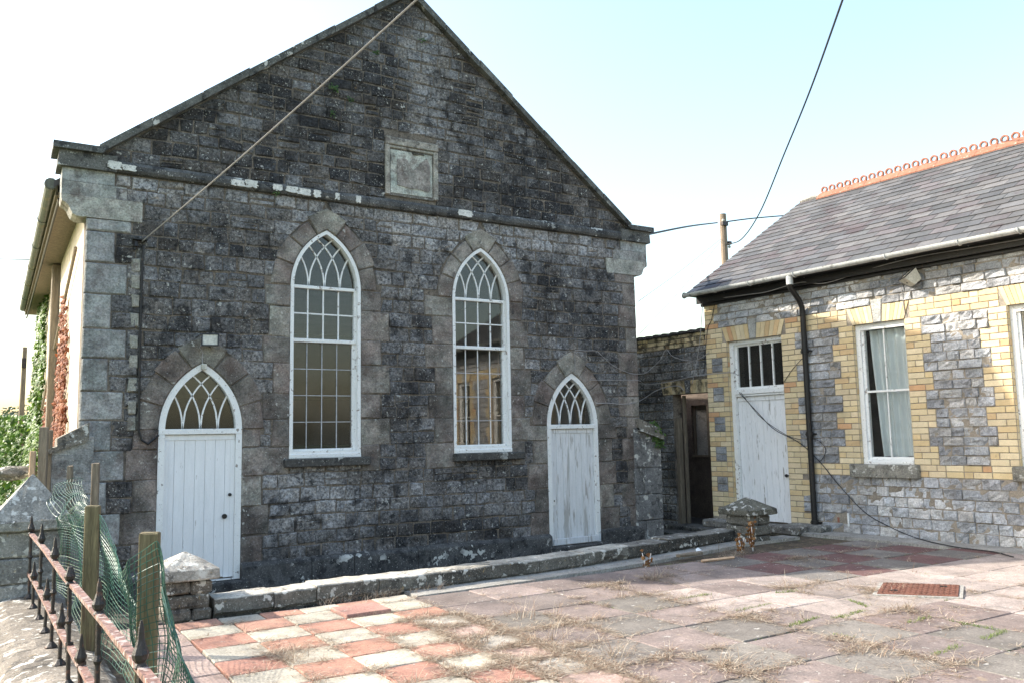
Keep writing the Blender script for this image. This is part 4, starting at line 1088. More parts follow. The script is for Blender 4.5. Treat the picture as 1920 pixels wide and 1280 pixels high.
rm = MB().box((-2.6, -.26, -1.75), (-1.90, 2.6, -1.6), None, FL).box((-1.45, -.26, -1.75), (-.01, 2.6, -1.6), None, FL).box((-1.90, -.26, -1.75), (-1.45, 1.02, -1.6), None, FL).box((-1.90, 2.05, -1.75), (-1.45, 2.6, -1.6), None, FL)
rm.box((-2.6, -.26, -1.6), (-2.5, 2.6, -.23), None, FL).box((-2.6, 2.5, -.75), (-.01, 2.6, -.23), None, FL)
passage_room = make('passage_room', rm, 'render_brown', link)
make('inner_board', MB().box((-1.90, 1.02, -1.72), (-1.45, 2.05, -1.69), None, FL), 'concrete', link)
make('inner_frame', MB().box((-1.90, 1.02, -1.67), (-1.45, 1.06, -1.58), None, FL).box((-1.50, 1.06, -1.67), (-1.45, 2.05, -1.6), None, FL).box((-1.9, 1.06, -1.69), (-1.86, 2.05, -1.65), None, FL), 'wood_grey', link)
make('passage_floor', MB().box((-2.6, -.27, -1.6), (-.01, -.18, .3), None, FL), 'forecourt', link)
make('threshold', MB().bbox((-1.0, -.22, -.22), (.1, -.11, .22), .02, (.10, .095, .085), FL, .008), 'coping_stone', link)
make('step', MB().bbox((-1.2, -.30, .22), (.25, -.18, .62), .02, (.09, .088, .08), FL, .008), 'coping_stone', link)

# ================================================================== YARD
props(make('forecourt', MB().box((-.30, -2.9, -.34), (9.9, .0, -.305)), 'forecourt'), kind='structure')
# kerb line (front foot), bending back towards the schoolhouse
KERB = [(.86, -3.04), (1.40, -3.035), (2.31, -2.965), (3.30, -2.93), (4.15, -2.88), (5.04, -2.80), (5.95, -2.665), (6.90, -2.48), (7.50, -2.355), (8.05, -2.25)]
def kerb_y(x):
    for (a, b), (c, d) in zip(KERB, KERB[1:]):
        if x <= c: return b+(d-b)*(x-a)/(c-a)
    return KERB[-1][1]
# ground under the slabs
m = MB(); ext = [(-.30, -3.05)]+KERB+[(9.9, -2.1)]
n = len(ext); vs = [(x, y+.12, -.035) for x, y in ext]+[(x, -16.0, -.035) for x, y in ext]
yard = make('yard', m.add(vs, [(i, i+1, n+i+1, n+i) for i in range(n-1)]), 'soil'); props(yard, kind='structure')
# concrete strips along the kerb and along the schoolhouse
def sheet(pts_a, pts_b, z0, z1, nm, mt, par):
    n = len(pts_a); vs = []
    for (x, y), (x2, y2) in zip(pts_a, pts_b): vs += [V((x, y, z1+R.uniform(-.002, .002))), V((x2, y2, z1+R.uniform(-.002, .002))), V((x2, y2, z0)), V((x, y, z0))]
    fs = [(i*4+k, i*4+(k+1) % 4, i*4+4+(k+1) % 4, i*4+4+k) for i in range(n-1) for k in range(4)]+[(0, 1, 2, 3), ((n-1)*4+3, (n-1)*4+2, (n-1)*4+1, (n-1)*4)]
    return fix_normals(make(nm, MB().add(vs, fs), mt, par))
kx = [2.7+.35*i for i in range(19)]
sheet([(x, kerb_y(x)+.03) for x in kx], [(x, kerb_y(x)-.28-.02*noise.noise((x, 0, 0))) for x in kx], -.06, .006, 'concrete_strip', 'concrete', yard)
sp = [FS(.9+.5*i, 0, .02) for i in range(20)]; sq = [FS(.9+.5*i, 0, .50+.02*noise.noise((i*.7, 0, 1))) for i in range(20)]
sheet([(p.x, p.y) for p in sp], [(p.x, p.y) for p in sq], -.06, .010, 'concrete_strip', 'concrete', yard)
slabs = []; joints = []
PINKS = [(.37, .20, .145), (.34, .18, .135), (.38, .215, .16)]; CREAM = [(.43, .395, .32), (.46, .42, .345), (.39, .355, .29)]
def slab_piece(x0, x1, y0, y1, c, tilt=0.004, lift=0.0, th=.05):
    g = .005; rx, ry = R.uniform(-tilt, tilt), R.uniform(-tilt, tilt); mb = MB().bbox((x0+g, y0+g, -th), (x1-g, y1-g, .008+lift+R.uniform(-.003, .003)), .006, c, None, .0025)
    cx, cy = (x0+x1)/2, (y0+y1)/2
    rot = R.uniform(-.006, .006)
    mb.v = [V((cx+(p.x-cx)-(p.y-cy)*rot, cy+(p.y-cy)+(p.x-cx)*rot, p.z+((p.x-cx)*rx+(p.y-cy)*ry)*2)) for p in mb.v]
    return mb
# small square slabs at the left, pink and cream by turns
SX = [.52+.418*i for i in range(6)]; SY = [-3.39-.408*j for j in range(14)]
for i in range(5):
    for j in range(13):
        c = R.choice(PINKS) if (i+j) % 2 else R.choice(CREAM)
        up = .028 if (i, j) == (3, 0) else 0
        if j == 0 and i == 3: c = (.36, .20, .165)
        if i == 4 and j > 1: c = mixc(c, (.3, .28, .26), .5)
        slabs.append(slab_piece(SX[i], SX[i+1], SY[j+1], SY[j], c, .006, up))
    joints += [(SX[i], SY[j], SX[i+1], SY[j], 0) for j in range(14)]+[(SX[i+1], SY[j], SX[i+1], SY[j+1], 0) for j in range(13)]
for i in range(6):                               # a narrow row against the kerb
    slabs.append(slab_piece(SX[0]+.35*i, SX[0]+.35*(i+1), -3.385, -3.12, R.choice(CREAM if i % 2 else PINKS), .006))
for j in range(16):                              # border slabs beside the railing
    slabs.append(slab_piece(.10, .515, -3.1-.45*(j+1), -3.1-.45*j, mixc(R.choice(PINKS), (.36, .32, .29), .6), .006))
# large slabs
LX0 = 2.615
XS = [LX0+.608*i for i in range(13)]
YS = [-3.28-.606*j for j in range(16)]
GREYS = [(.175, .158, .138), (.19, .172, .152), (.16, .144, .128)]; LILAC = [(.34, .285, .255), (.36, .30, .27), (.32, .27, .245)]; DRED = [(.155, .085, .08), (.14, .078, .074)]; MAUVE = [(.19, .155, .142), (.21, .168, .152), (.205, .16, .145)]
MH = [V((6.066, -5.817, 0)), V((6.495, -6.326, 0)), V((6.974, -6.037, 0)), V((6.584, -5.523, 0))]
mc = sum(MH, V())/4
for i in range(12):
    for j in range(15):
        x0, x1, y1, y0 = XS[i], XS[i+1], YS[j], YS[j+1]
        cx, cy = (x0+x1)/2, (y0+y1)/2
        top = kerb_y(cx)-.26
        sh = 0.0
        if i > 5:
            sh = .0
        if y0 > top-.10: continue
        y1c = min(y1, top)
        wallx = SC.x + math.sin(TH)*(-(cy)-.11) - .52
        if x0 > wallx-.12: continue
        x1c = min(x1, wallx)
        if x1c < x1 and (wallx-x0) < .2: continue
        if cx > 6.2 and cy > -5.2: c = R.choice(DRED) if (i+j) % 2 else R.choice([(.17, .155, .14), (.18, .165, .15)])
        elif cx-2.6 > (-3.0-cy)*0.62+0.55 or cx > 5.6: c = R.choice(LILAC) if R.random() < .78 else R.choice(MAUVE)
        else: c = R.choice(MAUVE) if (i+j) % 2 else R.choice(GREYS)
        if cy > -4.3 and cx < 6.2: c = mixc(c, R.choice(MAUVE), .7)
        if abs(cx-mc.x) < .62 and abs(cy-mc.y) < .62: c = mixc((.30, .255, .225), c, .3)
        slabs.append(slab_piece(x0, x1c, y0, y1c, sc_(c, R.uniform(.9, 1.1)), .0035))
        joints.append((x0, y0, x1, y0, 1)); joints.append((x0, y0, x0, y1, 1))
pieces('slab', slabs, 'slab', yard, 'paving')
# drain cover
cover = thing('drain_cover', mc, 'rusty red iron drain cover set in the paving', 'drain cover')
eu = (MH[1]-MH[0]).normalized(); ev = (MH[3]-MH[0]).normalized(); LU, LV = (MH[1]-MH[0]).length, (MH[3]-MH[0]).length
def FD(u, v, w): return MH[0]+eu*u+ev*v+V((0, 0, w))
make('surround', MB().box((-.035, -.035, -.04), (LU+.035, LV+.035, .021), None, FD), 'concrete', cover)
make('plate', MB().bbox((0, 0, -.02), (LU, LV, .030), .004, None, FD), 'rust', cover)
m = MB()
nu, nv = 14, 11
for i in range(nu):
    for j in range(nv):
        u = LU*(i+.8)/(nu+.6); v = LV*(j+.8)/(nv+.6)
        if (i+j) % 2: m.bbox((u-.018, v-.006, .028), (u+.018, v+.006, .036), .002, None, FD)
        else: m.bbox((u-.006, v-.020, .028), (u+.006, v+.020, .036), .002, None, FD)
props(make('tread_pattern', m, 'rust', cover), kind='stuff')
for u, v in ((LU*.2, LV*.25), (LU*.8, LV*.75)): make('lifting_eye', MB().box((u-.03, v-.02, .029), (u+.03, v+.02, .0372), None, FD), 'black_paint', cover)

# ------------------------------------------------------------------ kerb wall
kw = thing('kerb_wall', (4.4, -2.7, -.3), 'low kerb wall of long weathered stones between paving and chapel', 'kerb')
xs = [.86, 1.38, 1.78, 2.42, 3.12, 3.72, 4.35, 5.0, 5.75, 6.5, 7.15, 7.6, 8.02]
for i in range(len(xs)-1):
    x0, x1 = xs[i]+.004, xs[i+1]-.004; nseg = 8; vs = []; cs = []
    top = .150+R.uniform(-.010, .010); tl = R.uniform(-.008, .008)
    base = sc_((.34, .32, .275), R.uniform(.85, 1.15)) if i < 8 else sc_((.16, .15, .13), R.uniform(.9, 1.2))
    prof = [(.012, .022), (-.002, .035), (-.004, .145), (.010, .158), (.10, .162), (.24, .162), (.318, .158), (.335, .145), (.335, -.30)]
    for k in range(nseg+1):
        x = x0+(x1-x0)*k/nseg; y = kerb_y(x); e = 1-.012*(k in (0, nseg))
        for dy, dz in prof:
            nn = noise.noise((x*6, dy*9, dz*9))*.012; z = dz + (top-.150+tl*(k/nseg-.5) if dz > .02 else 0) + noise.noise((x*7, dy*7, 4.4))*.010*(dz > .02)
            if i == 7 and dz < .06 and k > 2 and dy < .2: z += .05*math.sin(math.pi*(k-2)/6)
            vs.append(V((x, y+dy+nn, z))); cs.append(sc_(base, (1+.6*noise.noise((x*2, dy*5, dz*4)))*(1.25 if dz > .15 else .36)))  # sunlit top and shaded faces put into the stone colour
    q = len(prof); fs = [(k*q+j, (k+1)*q+j, (k+1)*q+(j+1) % q, k*q+(j+1) % q) for k in range(nseg) for j in range(q)]+[tuple(range(q)), tuple(nseg*q+j for j in range(q))[::-1]]
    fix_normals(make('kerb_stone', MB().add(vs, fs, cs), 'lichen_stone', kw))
vs = []; kk = [.86+.36*i for i in range(21)]
for x in kk: vs += [V((x, kerb_y(x)+.035+noise.noise((x*3, 0, 0))*.02, z)) for z in (-.30, .045)]+[V((x, kerb_y(x)+.30, z)) for z in (.045, -.30)]
fix_normals(make('footing', MB().add(vs, [(i*4+k, i*4+(k+1) % 4, i*4+4+(k+1) % 4, i*4+4+k) for i in range(20) for k in range(4)], (.09, .085, .075)), 'coping_stone', kw))


def pier(x0, x1, y0, y1, zb, zc, cap_h, ov, apex, c, courses, label, capcol, mt='lichen_stone', split_col=True):
    p = thing('gate_pier', ((x0+x1)/2, (y0+y1)/2, zb), label, 'gate pier')
    zz = [zb+(zc-zb)*k/courses for k in range(courses+1)]
    for k in range(courses):
        e = .012*R.random()
        if split_col and k % 2 == courses % 2-1 or (split_col and k == courses-1):
            xm = x0+(x1-x0)*R.uniform(.42, .58)
            parts_ = [(x0-e, xm-.004), (xm+.004, x1+e)]
        else: parts_ = [(x0-e, x1+e)]
        for a, b in parts_: make('pier_stone', MB().bbox((a, y0-e, zz[k]+.004), (b, y1+e, zz[k+1]-.004), .018, sc_(c, R.uniform(.75, 1.2)), None, .007), mt, p)
    m = MB(); cx, cy = (x0+x1)/2, (y0+y1)/2; rings = [(ov, 0), (ov+.008, .012), (ov+.004, cap_h-.012), (ov-.012, cap_h)]
    vs = []
    for o, dz in rings:
        n = 6
        P4 = [(x0-o, y0-o), (x1+o, y0-o), (x1+o, y1+o), (x0-o, y1+o)]
        for a in range(4):
            for k in range(n):
                f = k/n; q = V((P4[a][0]*(1-f)+P4[(a+1) % 4][0]*f, P4[a][1]*(1-f)+P4[(a+1) % 4][1]*f, zc+dz+.002))
                vs.append(q+V((noise.noise(q*8), noise.noise(q*8+V((5, 0, 0))), noise.noise(q*9)))*.008)
    for f in (.35, .68, .92):
        for a in range(24):
            q = vs[72+a].lerp(V((cx, cy, apex)), f); vs.append(q+V((0, 0, noise.noise(q*10)*.010)))
    vs.append(V((cx, cy, apex-.006)))
    fs = [(r*24+i, r*24+(i+1) % 24, (r+1)*24+(i+1) % 24, (r+1)*24+i) for r in range(6) for i in range(24)]+[(6*24+i, 6*24+(i+1) % 24, 168) for i in range(24)]+[tuple(range(24))[::-1]]
    cs = [sc_(capcol, 1+.5*noise.noise(q*5)) for q in vs]
    make('cap', MB().add(vs, fs, cs), mt, p)
    return p
pier(.47, .83, -3.03, -2.66, -.02, .335, .10, .055, .565, (.135, .12, .10), 3, 'small stone pier with pyramid cap standing before the left chapel door', (.40, .375, .33))
pier(8.00, 8.42, -2.52, -2.10, -.06, .36, .085, .065, .60, (.12, .115, .10), 3, 'stubby stone pier with mossy pyramid cap near the schoolhouse door', (.125, .12, .095))
pier(-.78, -.165, -1.36, -.72, -.3, .70, .10, .05, 1.235, (.24, .235, .22), 4, 'tall boundary pier with steep pyramid cap at the end of the railing', (.27, .26, .23), 'lichen_stone')
pier(-1.55, -1.0, .35, .95, -.4, .80, .10, .06, 1.06, (.20, .19, .175), 4, 'far boundary pier half hidden behind the railing pier', (.22, .21, .19), 'lichen_stone', True)
# loose boulder on the far pier
m = MB(); bm = bmesh.new(); bmesh.ops.create_icosphere(bm, subdivisions=3, radius=1.0); bm.verts.index_update()
bc = at(23, 886, 10.2)
m.add([bc+V((q.co.x*.24, q.co.y*.16, q.co.z*.085))*(1+.25*noise.noise(q.co*1.7)) for q in bm.verts], [tuple(v.index for v in f.verts) for f in bm.faces], (.15, .145, .13)); bm.free()
props(make('boulder', m, 'lichen_stone', base=True), 'flat grey boulder lying on top of the far boundary pier', 'boulder')

# ------------------------------------------------------------------ boundary wall with its rounded coping
bw = thing('boundary_wall', (-.47, -5, -.5), 'low boundary wall with a rounded stone coping under the iron railing', 'wall')
def railx(y): return -.485 + (-1.3-y)*.026
ys = [-1.38, -2.15, -3.2, -4.3, -5.3, -6.3, -7.3, -8.4, -9.6]
for i in range(len(ys)-1):
    vs = []; cs = []; nseg = 9
    prof = [(.30, -.06), (.30, .015), (.26, .045), (.17, .072), (.05, .088), (-.08, .088), (-.2, .07), (-.29, .035), (-.325, -.01), (-.325, -.06)]
    for k in range(nseg+1):
        y = ys[i]-.003+(ys[i+1]+.003-ys[i]+.003)*k/nseg
        for dx, z in prof:
            nn = noise.noise((dx*9, y*4, z*9))
            vs.append(V((railx(y)+dx+nn*.012, y, z+noise.noise((dx*8, y*5, 3.3))*.010))); cs.append(sc_((.165, .145, .122), 1+.6*noise.noise((dx*4, y*2.2, 7))))
    q = len(prof); fs = [(k*q+j, (k+1)*q+j, (k+1)*q+(j+1) % q, k*q+(j+1) % q) for k in range(nseg) for j in range(q)]+[tuple(range(q)), tuple(nseg*q+j for j in range(q))[::-1]]
    fix_normals(make('coping', MB().add(vs, fs, cs), 'lichen_stone', bw))
vs = []
yy = [-1.38-.5*i for i in range(18)]
for y in yy: vs += [V((railx(y)+.27, y, -.5)), V((railx(y)+.27, y, -.05)), V((railx(y)-.30, y, -.05)), V((railx(y)-.30, y, -1.2))]
fix_normals(make('wall', MB().add(vs, [(i*4+k, i*4+(k+1) % 4, i*4+4+(k+1) % 4, i*4+4+k) for i in range(17) for k in range(4)], (.22, .20, .17)), 'lichen_stone', bw))

# ------------------------------------------------------------------ iron railing
rail = thing('iron_railing', (-.43, -4.5, .05), 'rusty black iron railing with spear heads along the low wall', 'railing')
ry = [-1.40-.25*i for i in range(32)]
def rail_bar(zlist, nm):
    m = MB()
    pts = [V((railx(y), y, zlist(y))) for y in ry]; vs = []
    for p in pts:
        for dx, dz in ((-.019, -.011), (.019, -.011), (.019, .011), (-.019, .011)): vs.append(p+V((dx+noise.noise(p*9)*.003, 0, dz+noise.noise(p*7)*.003)))
    m.add(vs, [(i*4+k, i*4+(k+1) % 4, i*4+4+(k+1) % 4, i*4+4+k) for i in range(len(pts)-1) for k in range(4)]+[(0, 1, 2, 3), (len(vs)-1, len(vs)-2, len(vs)-3, len(vs)-4)])
    fix_normals(make(nm, m, 'iron_rail', rail))
zu = lambda y: .680+.006*math.sin(y*1.7); zl = lambda y: .315+.006*math.sin(y*2.1+1)
rail_bar(zu, 'top_rail'); rail_bar(zl, 'bottom_rail')
SPEAR = [(.013, 0), (.024, .012), (.016, .026), (.026, .040), (.030, .058), (.020, .085), (.013, .110), (.010, .150), (.004, .178)]
y = -1.50; k = 0
while y > -8.6:
    tall = k % 2 == 0; x = railx(y)+R.uniform(-.006, .006); ln = R.uniform(-.012, .012); bt = .075
    ztop = zu(y) if tall else zl(y)
    m = MB()
    prof = [(.040, 0), (.042, .022), (.026, .040), (.015, .055)]
    m.lathe((x, y, bt), prof, 8)
    hh = ztop-bt
    m.tube([(x, y, bt+.05), (x+ln*.5, y, bt+hh*.5), (x+ln, y, ztop+.01)], .0125, 7)
    m.tube([(x, y, zl(y)-.028), (x, y, zl(y)+.028)], .022, 7)
    if tall: m.lathe((x+ln*.6, y, bt+hh*.62), [(.013, 0), (.024, .02), (.013, .045)], 7)
    sp_ = SPEAR if k != 6 else SPEAR[:7]
    m.lathe((x+ln, y, ztop-.004), [(r_*1.05, h_) for r_, h_ in sp_], 8)
    make('bar', m, 'iron', rail)
    y -= .58; k += 1

# ------------------------------------------------------------------ timber posts
def post(cx, cy, z0, z1, w, d, mt, label, lean=(0, 0), group=None, rz=0.0):
    m = MB().bbox((-w/2, -d/2, 0), (w/2, d/2, z1-z0), .006, None, None, .003)
    cr, sr = math.cos(rz), math.sin(rz)
    m.v = [V((cx+p.x*cr-p.y*sr+lean[0]*p.z, cy+p.x*sr+p.y*cr+lean[1]*p.z, z0+p.z)) for p in m.v]
    return props(make('fence_post', m, mt, base=True), label, 'post', group)
p1 = at(281, 997, 4.4); post(p1.x, p1.y, -.05, p1.z, .098, .075, 'wood_green', 'mossy squared timber post nearest the camera, standing in the green netting', (0, 0), rz=-.35)
p2 = at(175, 947, 6.1); post(p2.x, p2.y, -.05, p2.z, .095, .075, 'wood_green', 'weathered timber post behind the nearest one, net wrapped beside it', (0, 0), rz=-.35)
p3 = at(180, 867, 8.0); post(p3.x, p3.y, -.1, p3.z, .066, .05, 'wood_grey', 'thin dark timber post against the chapel corner stones', (0, 0), rz=-.3)
p4 = at(132, 872, 8.6); post(p4.x, p4.y, -.1, p4.z, .05, .04, 'wood_grey', 'slim grey stake in front of the chapel buttress', rz=-.3)
p5 = at(83, 800, 9.2); post(p5.x, p5.y, -.3, p5.z, .085, .06, 'wood_grey', 'tall grey board post left of the chapel buttress', rz=-.3)
p6 = at(94, 805, 9.35); post(p6.x, p6.y, -.3, p6.z, .06, .05, 'wood_grey', 'shorter grey post tight against the tall board post', rz=-.3)
p7 = at(58.5, 845, 8.75); q7 = at(59, 905, 8.75); post(q7.x, q7.y, q7.z-.25, p7.z, .05, .04, 'wood_fresh', 'pale new timber stake behind the peak of the railing pier', rz=-.3)

# ------------------------------------------------------------------ plastic netting
def net_mesh(grid, r):
    m = MB(); nc = len(grid); nr_ = len(grid[0])
    for i in range(nc): m.tube(grid[i], r, 3, None, False)
    for j in range(nr_): m.tube([grid[i][j] for i in range(nc)], r, 3, None, False)
    return m
# top edge, foot line and bulge along the run, from the far post towards the camera
def NK(t, px, pt, d, zb, bu): g_ = at(px, pt, d); return (t, V((g_.x, g_.y, 0)), g_.z, zb, bu)
KEY = [NK(0, 112, 968, 7.3, .27, .05), NK(.14, 132, 962, 7.0, .20, .09), NK(.27, 165, 966, 6.5, .10, .06), NK(.36, 192, 962, 6.0, .04, .05), NK(.46, 222, 1032, 5.5, .03, .08), NK(.56, 245, 1085, 5.0, .02, .12), NK(.65, 262, 1045, 4.25, .02, .03),
       NK(.72, 305, 1012, 4.2, .02, .02), NK(.80, 318, 1100, 4.15, .02, .05), NK(.90, 338, 1190, 4.0, .02, .06), NK(1.0, 365, 1300, 3.85, .02, .05)]
def key_at(t):
    for a, b in zip(KEY, KEY[1:]):
        if t <= b[0]+1e-9:
            f = (t-a[0])/(b[0]-a[0]); f = f*f*(3-2*f)
            return a[1].lerp(b[1], f), a[2]+(b[2]-a[2])*f, a[3]+(b[3]-a[3])*f, a[4]+(b[4]-a[4])*f
    return KEY[-1][1:]
NC, NR = 96, 28; grid = []
for i in range(NC+1):
    t = i/NC; p, zt_, zb_, bu = key_at(t); colm = []
    for j in range(NR+1):
        f = j/NR; z = zb_+(zt_-zb_)*f
        out = bu*math.sin(math.pi*min(1, f*1.05))*.8 + (1-f)*bu*.6
        wob = noise.noise((t*9, f*2.2, 1.5))*.055 + noise.noise((t*24, f*5, 7.5))*.020
        colm.append(V((p.x+out+wob-.02, p.y+noise.noise((t*13, f*3, 4.5))*.06, z+noise.noise((t*16, f*4, 9.5))*.025)))
    grid.append(colm)
netm = net_mesh(grid, .0026)
# a curled flap lying over the pier cap
fl = []
for i in range(22):
    t = i/21; base_ = at(150, 905, 8.0).lerp(at(178, 985, 6.6), t); tip = at(86+52*t, 948+52*t, 7.6-.5*t); cl = []
    for j in range(16):
        f = j/15; q = base_.lerp(tip, f); q.z += .12*math.sin(math.pi*f*.8)*(1-t*.5)-.06*f*f; q += V((noise.noise(q*5), noise.noise(q*5+V((3, 1, 0))), noise.noise(q*6)))*.07; cl.append(q)
    fl.append(cl)
netm.merge(net_mesh(fl, .0026))
props(make('netting', netm, 'netting_green', base=True), 'torn green plastic netting draped over the posts and railing', 'netting')

# ================================================================== LAMPS, CURTAINS, CABLES, POLES
def floodlight(name_label, F, u, v, size, tiltv, yaw):
    t = thing('floodlight', F(u, v, .05), name_label, 'floodlight')
    def G(a, b, c):                               # a across, b up, c out of the lamp
        cb, sb = math.cos(tiltv), math.sin(tiltv); b2, c2 = b*cb-c*sb, b*sb+c*cb
        cy, sy = math.cos(yaw), math.sin(yaw); a3, c3 = a*cy+c2*sy, -a*sy+c2*cy
        return F(u+a3, v+b2, .14+c3)
    w, h_, d = size
    P = [(-w*.36, -h_*.30, -d), (w*.36, -h_*.30, -d), (w*.36, h_*.30, -d), (-w*.36, h_*.30, -d), (-w/2, -h_/2, 0), (w/2, -h_/2, 0), (w/2, h_/2, 0), (-w/2, h_/2, 0)]
    make('housing', MB().add([G(*q) for q in P], [(3, 2, 1, 0), (0, 1, 5, 4), (1, 2, 6, 5), (2, 3, 7, 6), (3, 0, 4, 7), (4, 5, 6, 7)]), 'metal_lamp', t)
    fr = MB(); e = .014
    for a, b in (((-w/2, -h_/2), (w/2, -h_/2+e)), ((-w/2, h_/2-e), (w/2, h_/2)), ((-w/2, -h_/2+e), (-w/2+e, h_/2-e)), ((w/2-e, -h_/2+e), (w/2, h_/2-e))): fr.box((a[0], a[1], .002), (b[0], b[1], .016), None, G)
    make('bezel', fr, 'black_paint', t)
    make('lens', MB().box((-w/2+e, -h_/2+e, .003), (w/2-e, h_/2-e, .007), None, G), 'metal_lamp', t)
    make('bracket', MB().tube([F(u, v-.03, .0), F(u, v-.06, .05), G(0, -h_*.42, -d*.5)], .012, 6), 'black_paint', t)
    return t
floodlight('square floodlight above the peak of the left chapel door', FC, 1.39, 2.745, (.20, .16, .10), -.25, -.25)
t = floodlight('grey floodlight under the schoolhouse eaves above the curtained window', FS, 3.80, 3.61, (.26, .20, .16), -.85, -.75)
m = FS(3.90, 3.52, .10); make('sensor', MB().lathe(m-V((0, 0, .04)), [(.02, 0), (.035, .02), (.03, .06), (.012, .075)], 9), 'black_paint', t)
sb = thing('wall_sensor', FC(1.338, 2.42, .03), 'small pale sensor box hanging over the left chapel door', 'sensor')
make('sensor_body', MB().bbox((1.315, 2.39, .01), (1.375, 2.46, .07), .006, None, FC), 'metal_lamp', sb)
make('lead', MB().tube([FC(1.33, 2.47, .03), FC(1.325, 2.53, .02), FC(1.335, 2.60, .02), FC(1.29, 2.66, .03), FC(1.31, 2.70, .05)], .006, 5), 'cable_pale', sb)
# curtains
def curtain(u0, u1, z0, z1, w, label, taper):
    nu, nv = 60, 22; vs = []
    for j in range(nv+1):
        f = j/nv; z = z0+(z1-z0)*f
        for i in range(nu+1):
            s = i/nu; L_ = u0+(.10*(1-f)*taper); Rr_ = u1-(.02+.05*(1-f)**2)*taper
            ww = w + .028*math.sin(s*math.pi*2*4.6+.4*math.sin(f*3)) + .012*math.sin(s*31+1.1) - .01*noise.noise((s*4, f*3, 2))
            vs.append(FS(L_+(Rr_-L_)*s, z + (.012*math.sin(s*9) if j == 0 else 0), ww))
    m = MB().add(vs, [(j*(nu+1)+i, j*(nu+1)+i+1, (j+1)*(nu+1)+i+1, (j+1)*(nu+1)+i) for j in range(nv) for i in range(nu)])
    props(make('curtain', m, 'cloth', smooth=True, base=True), label, 'curtain')
curtain(2.99, 3.61, ZB1+.10, ZL0-.09, -.185, 'pleated white curtain half drawn in the schoolhouse window beside the downpipe', 1)


def spline(pts, n=10):
    pts = [V(p) for p in pts]; P = [pts[0]*2-pts[1]]+pts+[pts[-1]*2-pts[-2]]; out = []
    for i in range(1, len(P)-2):
        for k in range(n):
            t = k/n; a, b, c, d = P[i-1], P[i], P[i+1], P[i+2]
            out.append(.5*((2*b)+(c-a)*t+(2*a-5*b+4*c-d)*t*t+(3*b-a-3*c+d)*t**3))
    return out+[pts[-1]]
def cable(pts, r, mt, label, n=8, group=None):
    return props(make('cable', MB().tube(spline(pts, n), r, 5), mt, base=False), label, 'cable', group)
st = FC(.60, 3.905, .07)
end = at(905, -113, 6.2)
cable([st, st.lerp(end, .35)-V((0, 0, .035)), st.lerp(end, .7)-V((0, 0, .03)), end], .0085, 'cable_pale', 'taut pale cable rising from the chapel bracket across the gable')
pole = at(1355, 402, 27.0)
ptop = V((pole.x, pole.y, pole.z))
cable([at(1361, 459, 26.9), at(1390, 449, 25.0), at(1425, 398, 22.5), at(1470, 290, 19.0), at(1520, 167, 16.0), at(1581, -3, 13.0), at(1640, -170, 11.0)], .017, 'cable_black', 'black overhead cable sweeping down from the sky to the pole')
cable([V((8.66, .35, 4.93)), at(1290, 425, 19.0), at(1345, 418, 26.8), ], .020, 'cable_black', 'black overhead cable from the chapel corner to the pole')
cable([at(1356, 417, 27.0), at(1410, 410, 28.5), at(1480, 404, 31.0), at(1560, 398, 34.0)], .022, 'cable_black', 'black overhead cable running from the pole behind the slate roof')
cable([at(1352, 448, 27.0), at(1280, 505, 20.0), at(1196, 566, 14.5)], .006, 'cable_pale', 'thin wire slanting from the pole down behind the chapel, upper of two', group='thin wires')
cable([at(1352, 452, 27.0), at(1275, 545, 20.0), at(1200, 625, 15.0)], .005, 'cable_pale', 'thin wire slanting from the pole down behind the chapel, lower of two', group='thin wires')
cable([at(-60, 484, 30), at(0, 486, 30), at(66, 487, 30), at(120, 487, 31)], .02, 'cable_black', 'dark overhead cable ending behind the chapel eaves at left')
# loose wires by the right chapel door and the passage
def pc(px, py, off=.03): return on_y(px, py, -off)
def ps(px, py, off=.03): return on_s(px, py, off)
cable([pc(1078, 702), pc(1078, 680), pc(1078, 659), pc(1082, 656), pc(1098, 657), pc(1118, 657.5), pc(1128, 666), pc(1150, 685), pc(1178, 698), pc(1197, 701)+V((0, -.05, 0)), ps(1215, 696, .3), ps(1238, 674, .1), ps(1249, 655), ps(1262, 668), ps(1290, 676), ps(1310, 673), ps(1330, 660)], .006, 'cable_pale', 'pale looped wire from the right chapel door to the passage wall top')
cable([pc(1105, 712), pc(1140, 712), pc(1175, 712), pc(1198, 713), ps(1212, 720, .25), ps(1250, 716, .06), ps(1300, 705), ps(1322, 702), ps(1370, 698, .02), ps(1384, 703, -.02)], .006, 'cable_pale', 'pale wire stretched level above the passage doorway')
cable([pc(1118, 756), pc(1140, 755), pc(1165, 757), pc(1185, 755)+V((0, -.06, 0)), ps(1205, 748, .4), ps(1228, 733, .15), ps(1250, 725), ps(1272, 723), ps(1282, 731)], .008, 'cable_pale', 'thick pale wire sagging from the right chapel door to the brick lintel')
cable([ps(1318, 565, .06), ps(1312, 640, .05), ps(1304, 690, .05), ps(1298, 718, .05)], .006, 'cable_pale', 'pale wire hanging from the eaves corner over the passage wall')
cable([ps(1322, 563, .10), ps(1400, 553, .16), ps(1440, 547, .16), ps(1500, 530, .14), ps(1540, 532, .10), ps(1580, 522, .10), ps(1640, 502, .13), ps(1720, 482, .14), ps(1820, 465, .14), ps(1930, 446, .14), ps(2000, 430, .14)], .007, 'cable_pale', 'pale wire looped along under the schoolhouse gutter')
cable([ps(1700, 513, .08), ps(1690, 528, .03), ps(1693, 560, .02), ps(1697, 592, .02)], .006, 'cable_pale', 'short pale lead hanging from the schoolhouse floodlight')
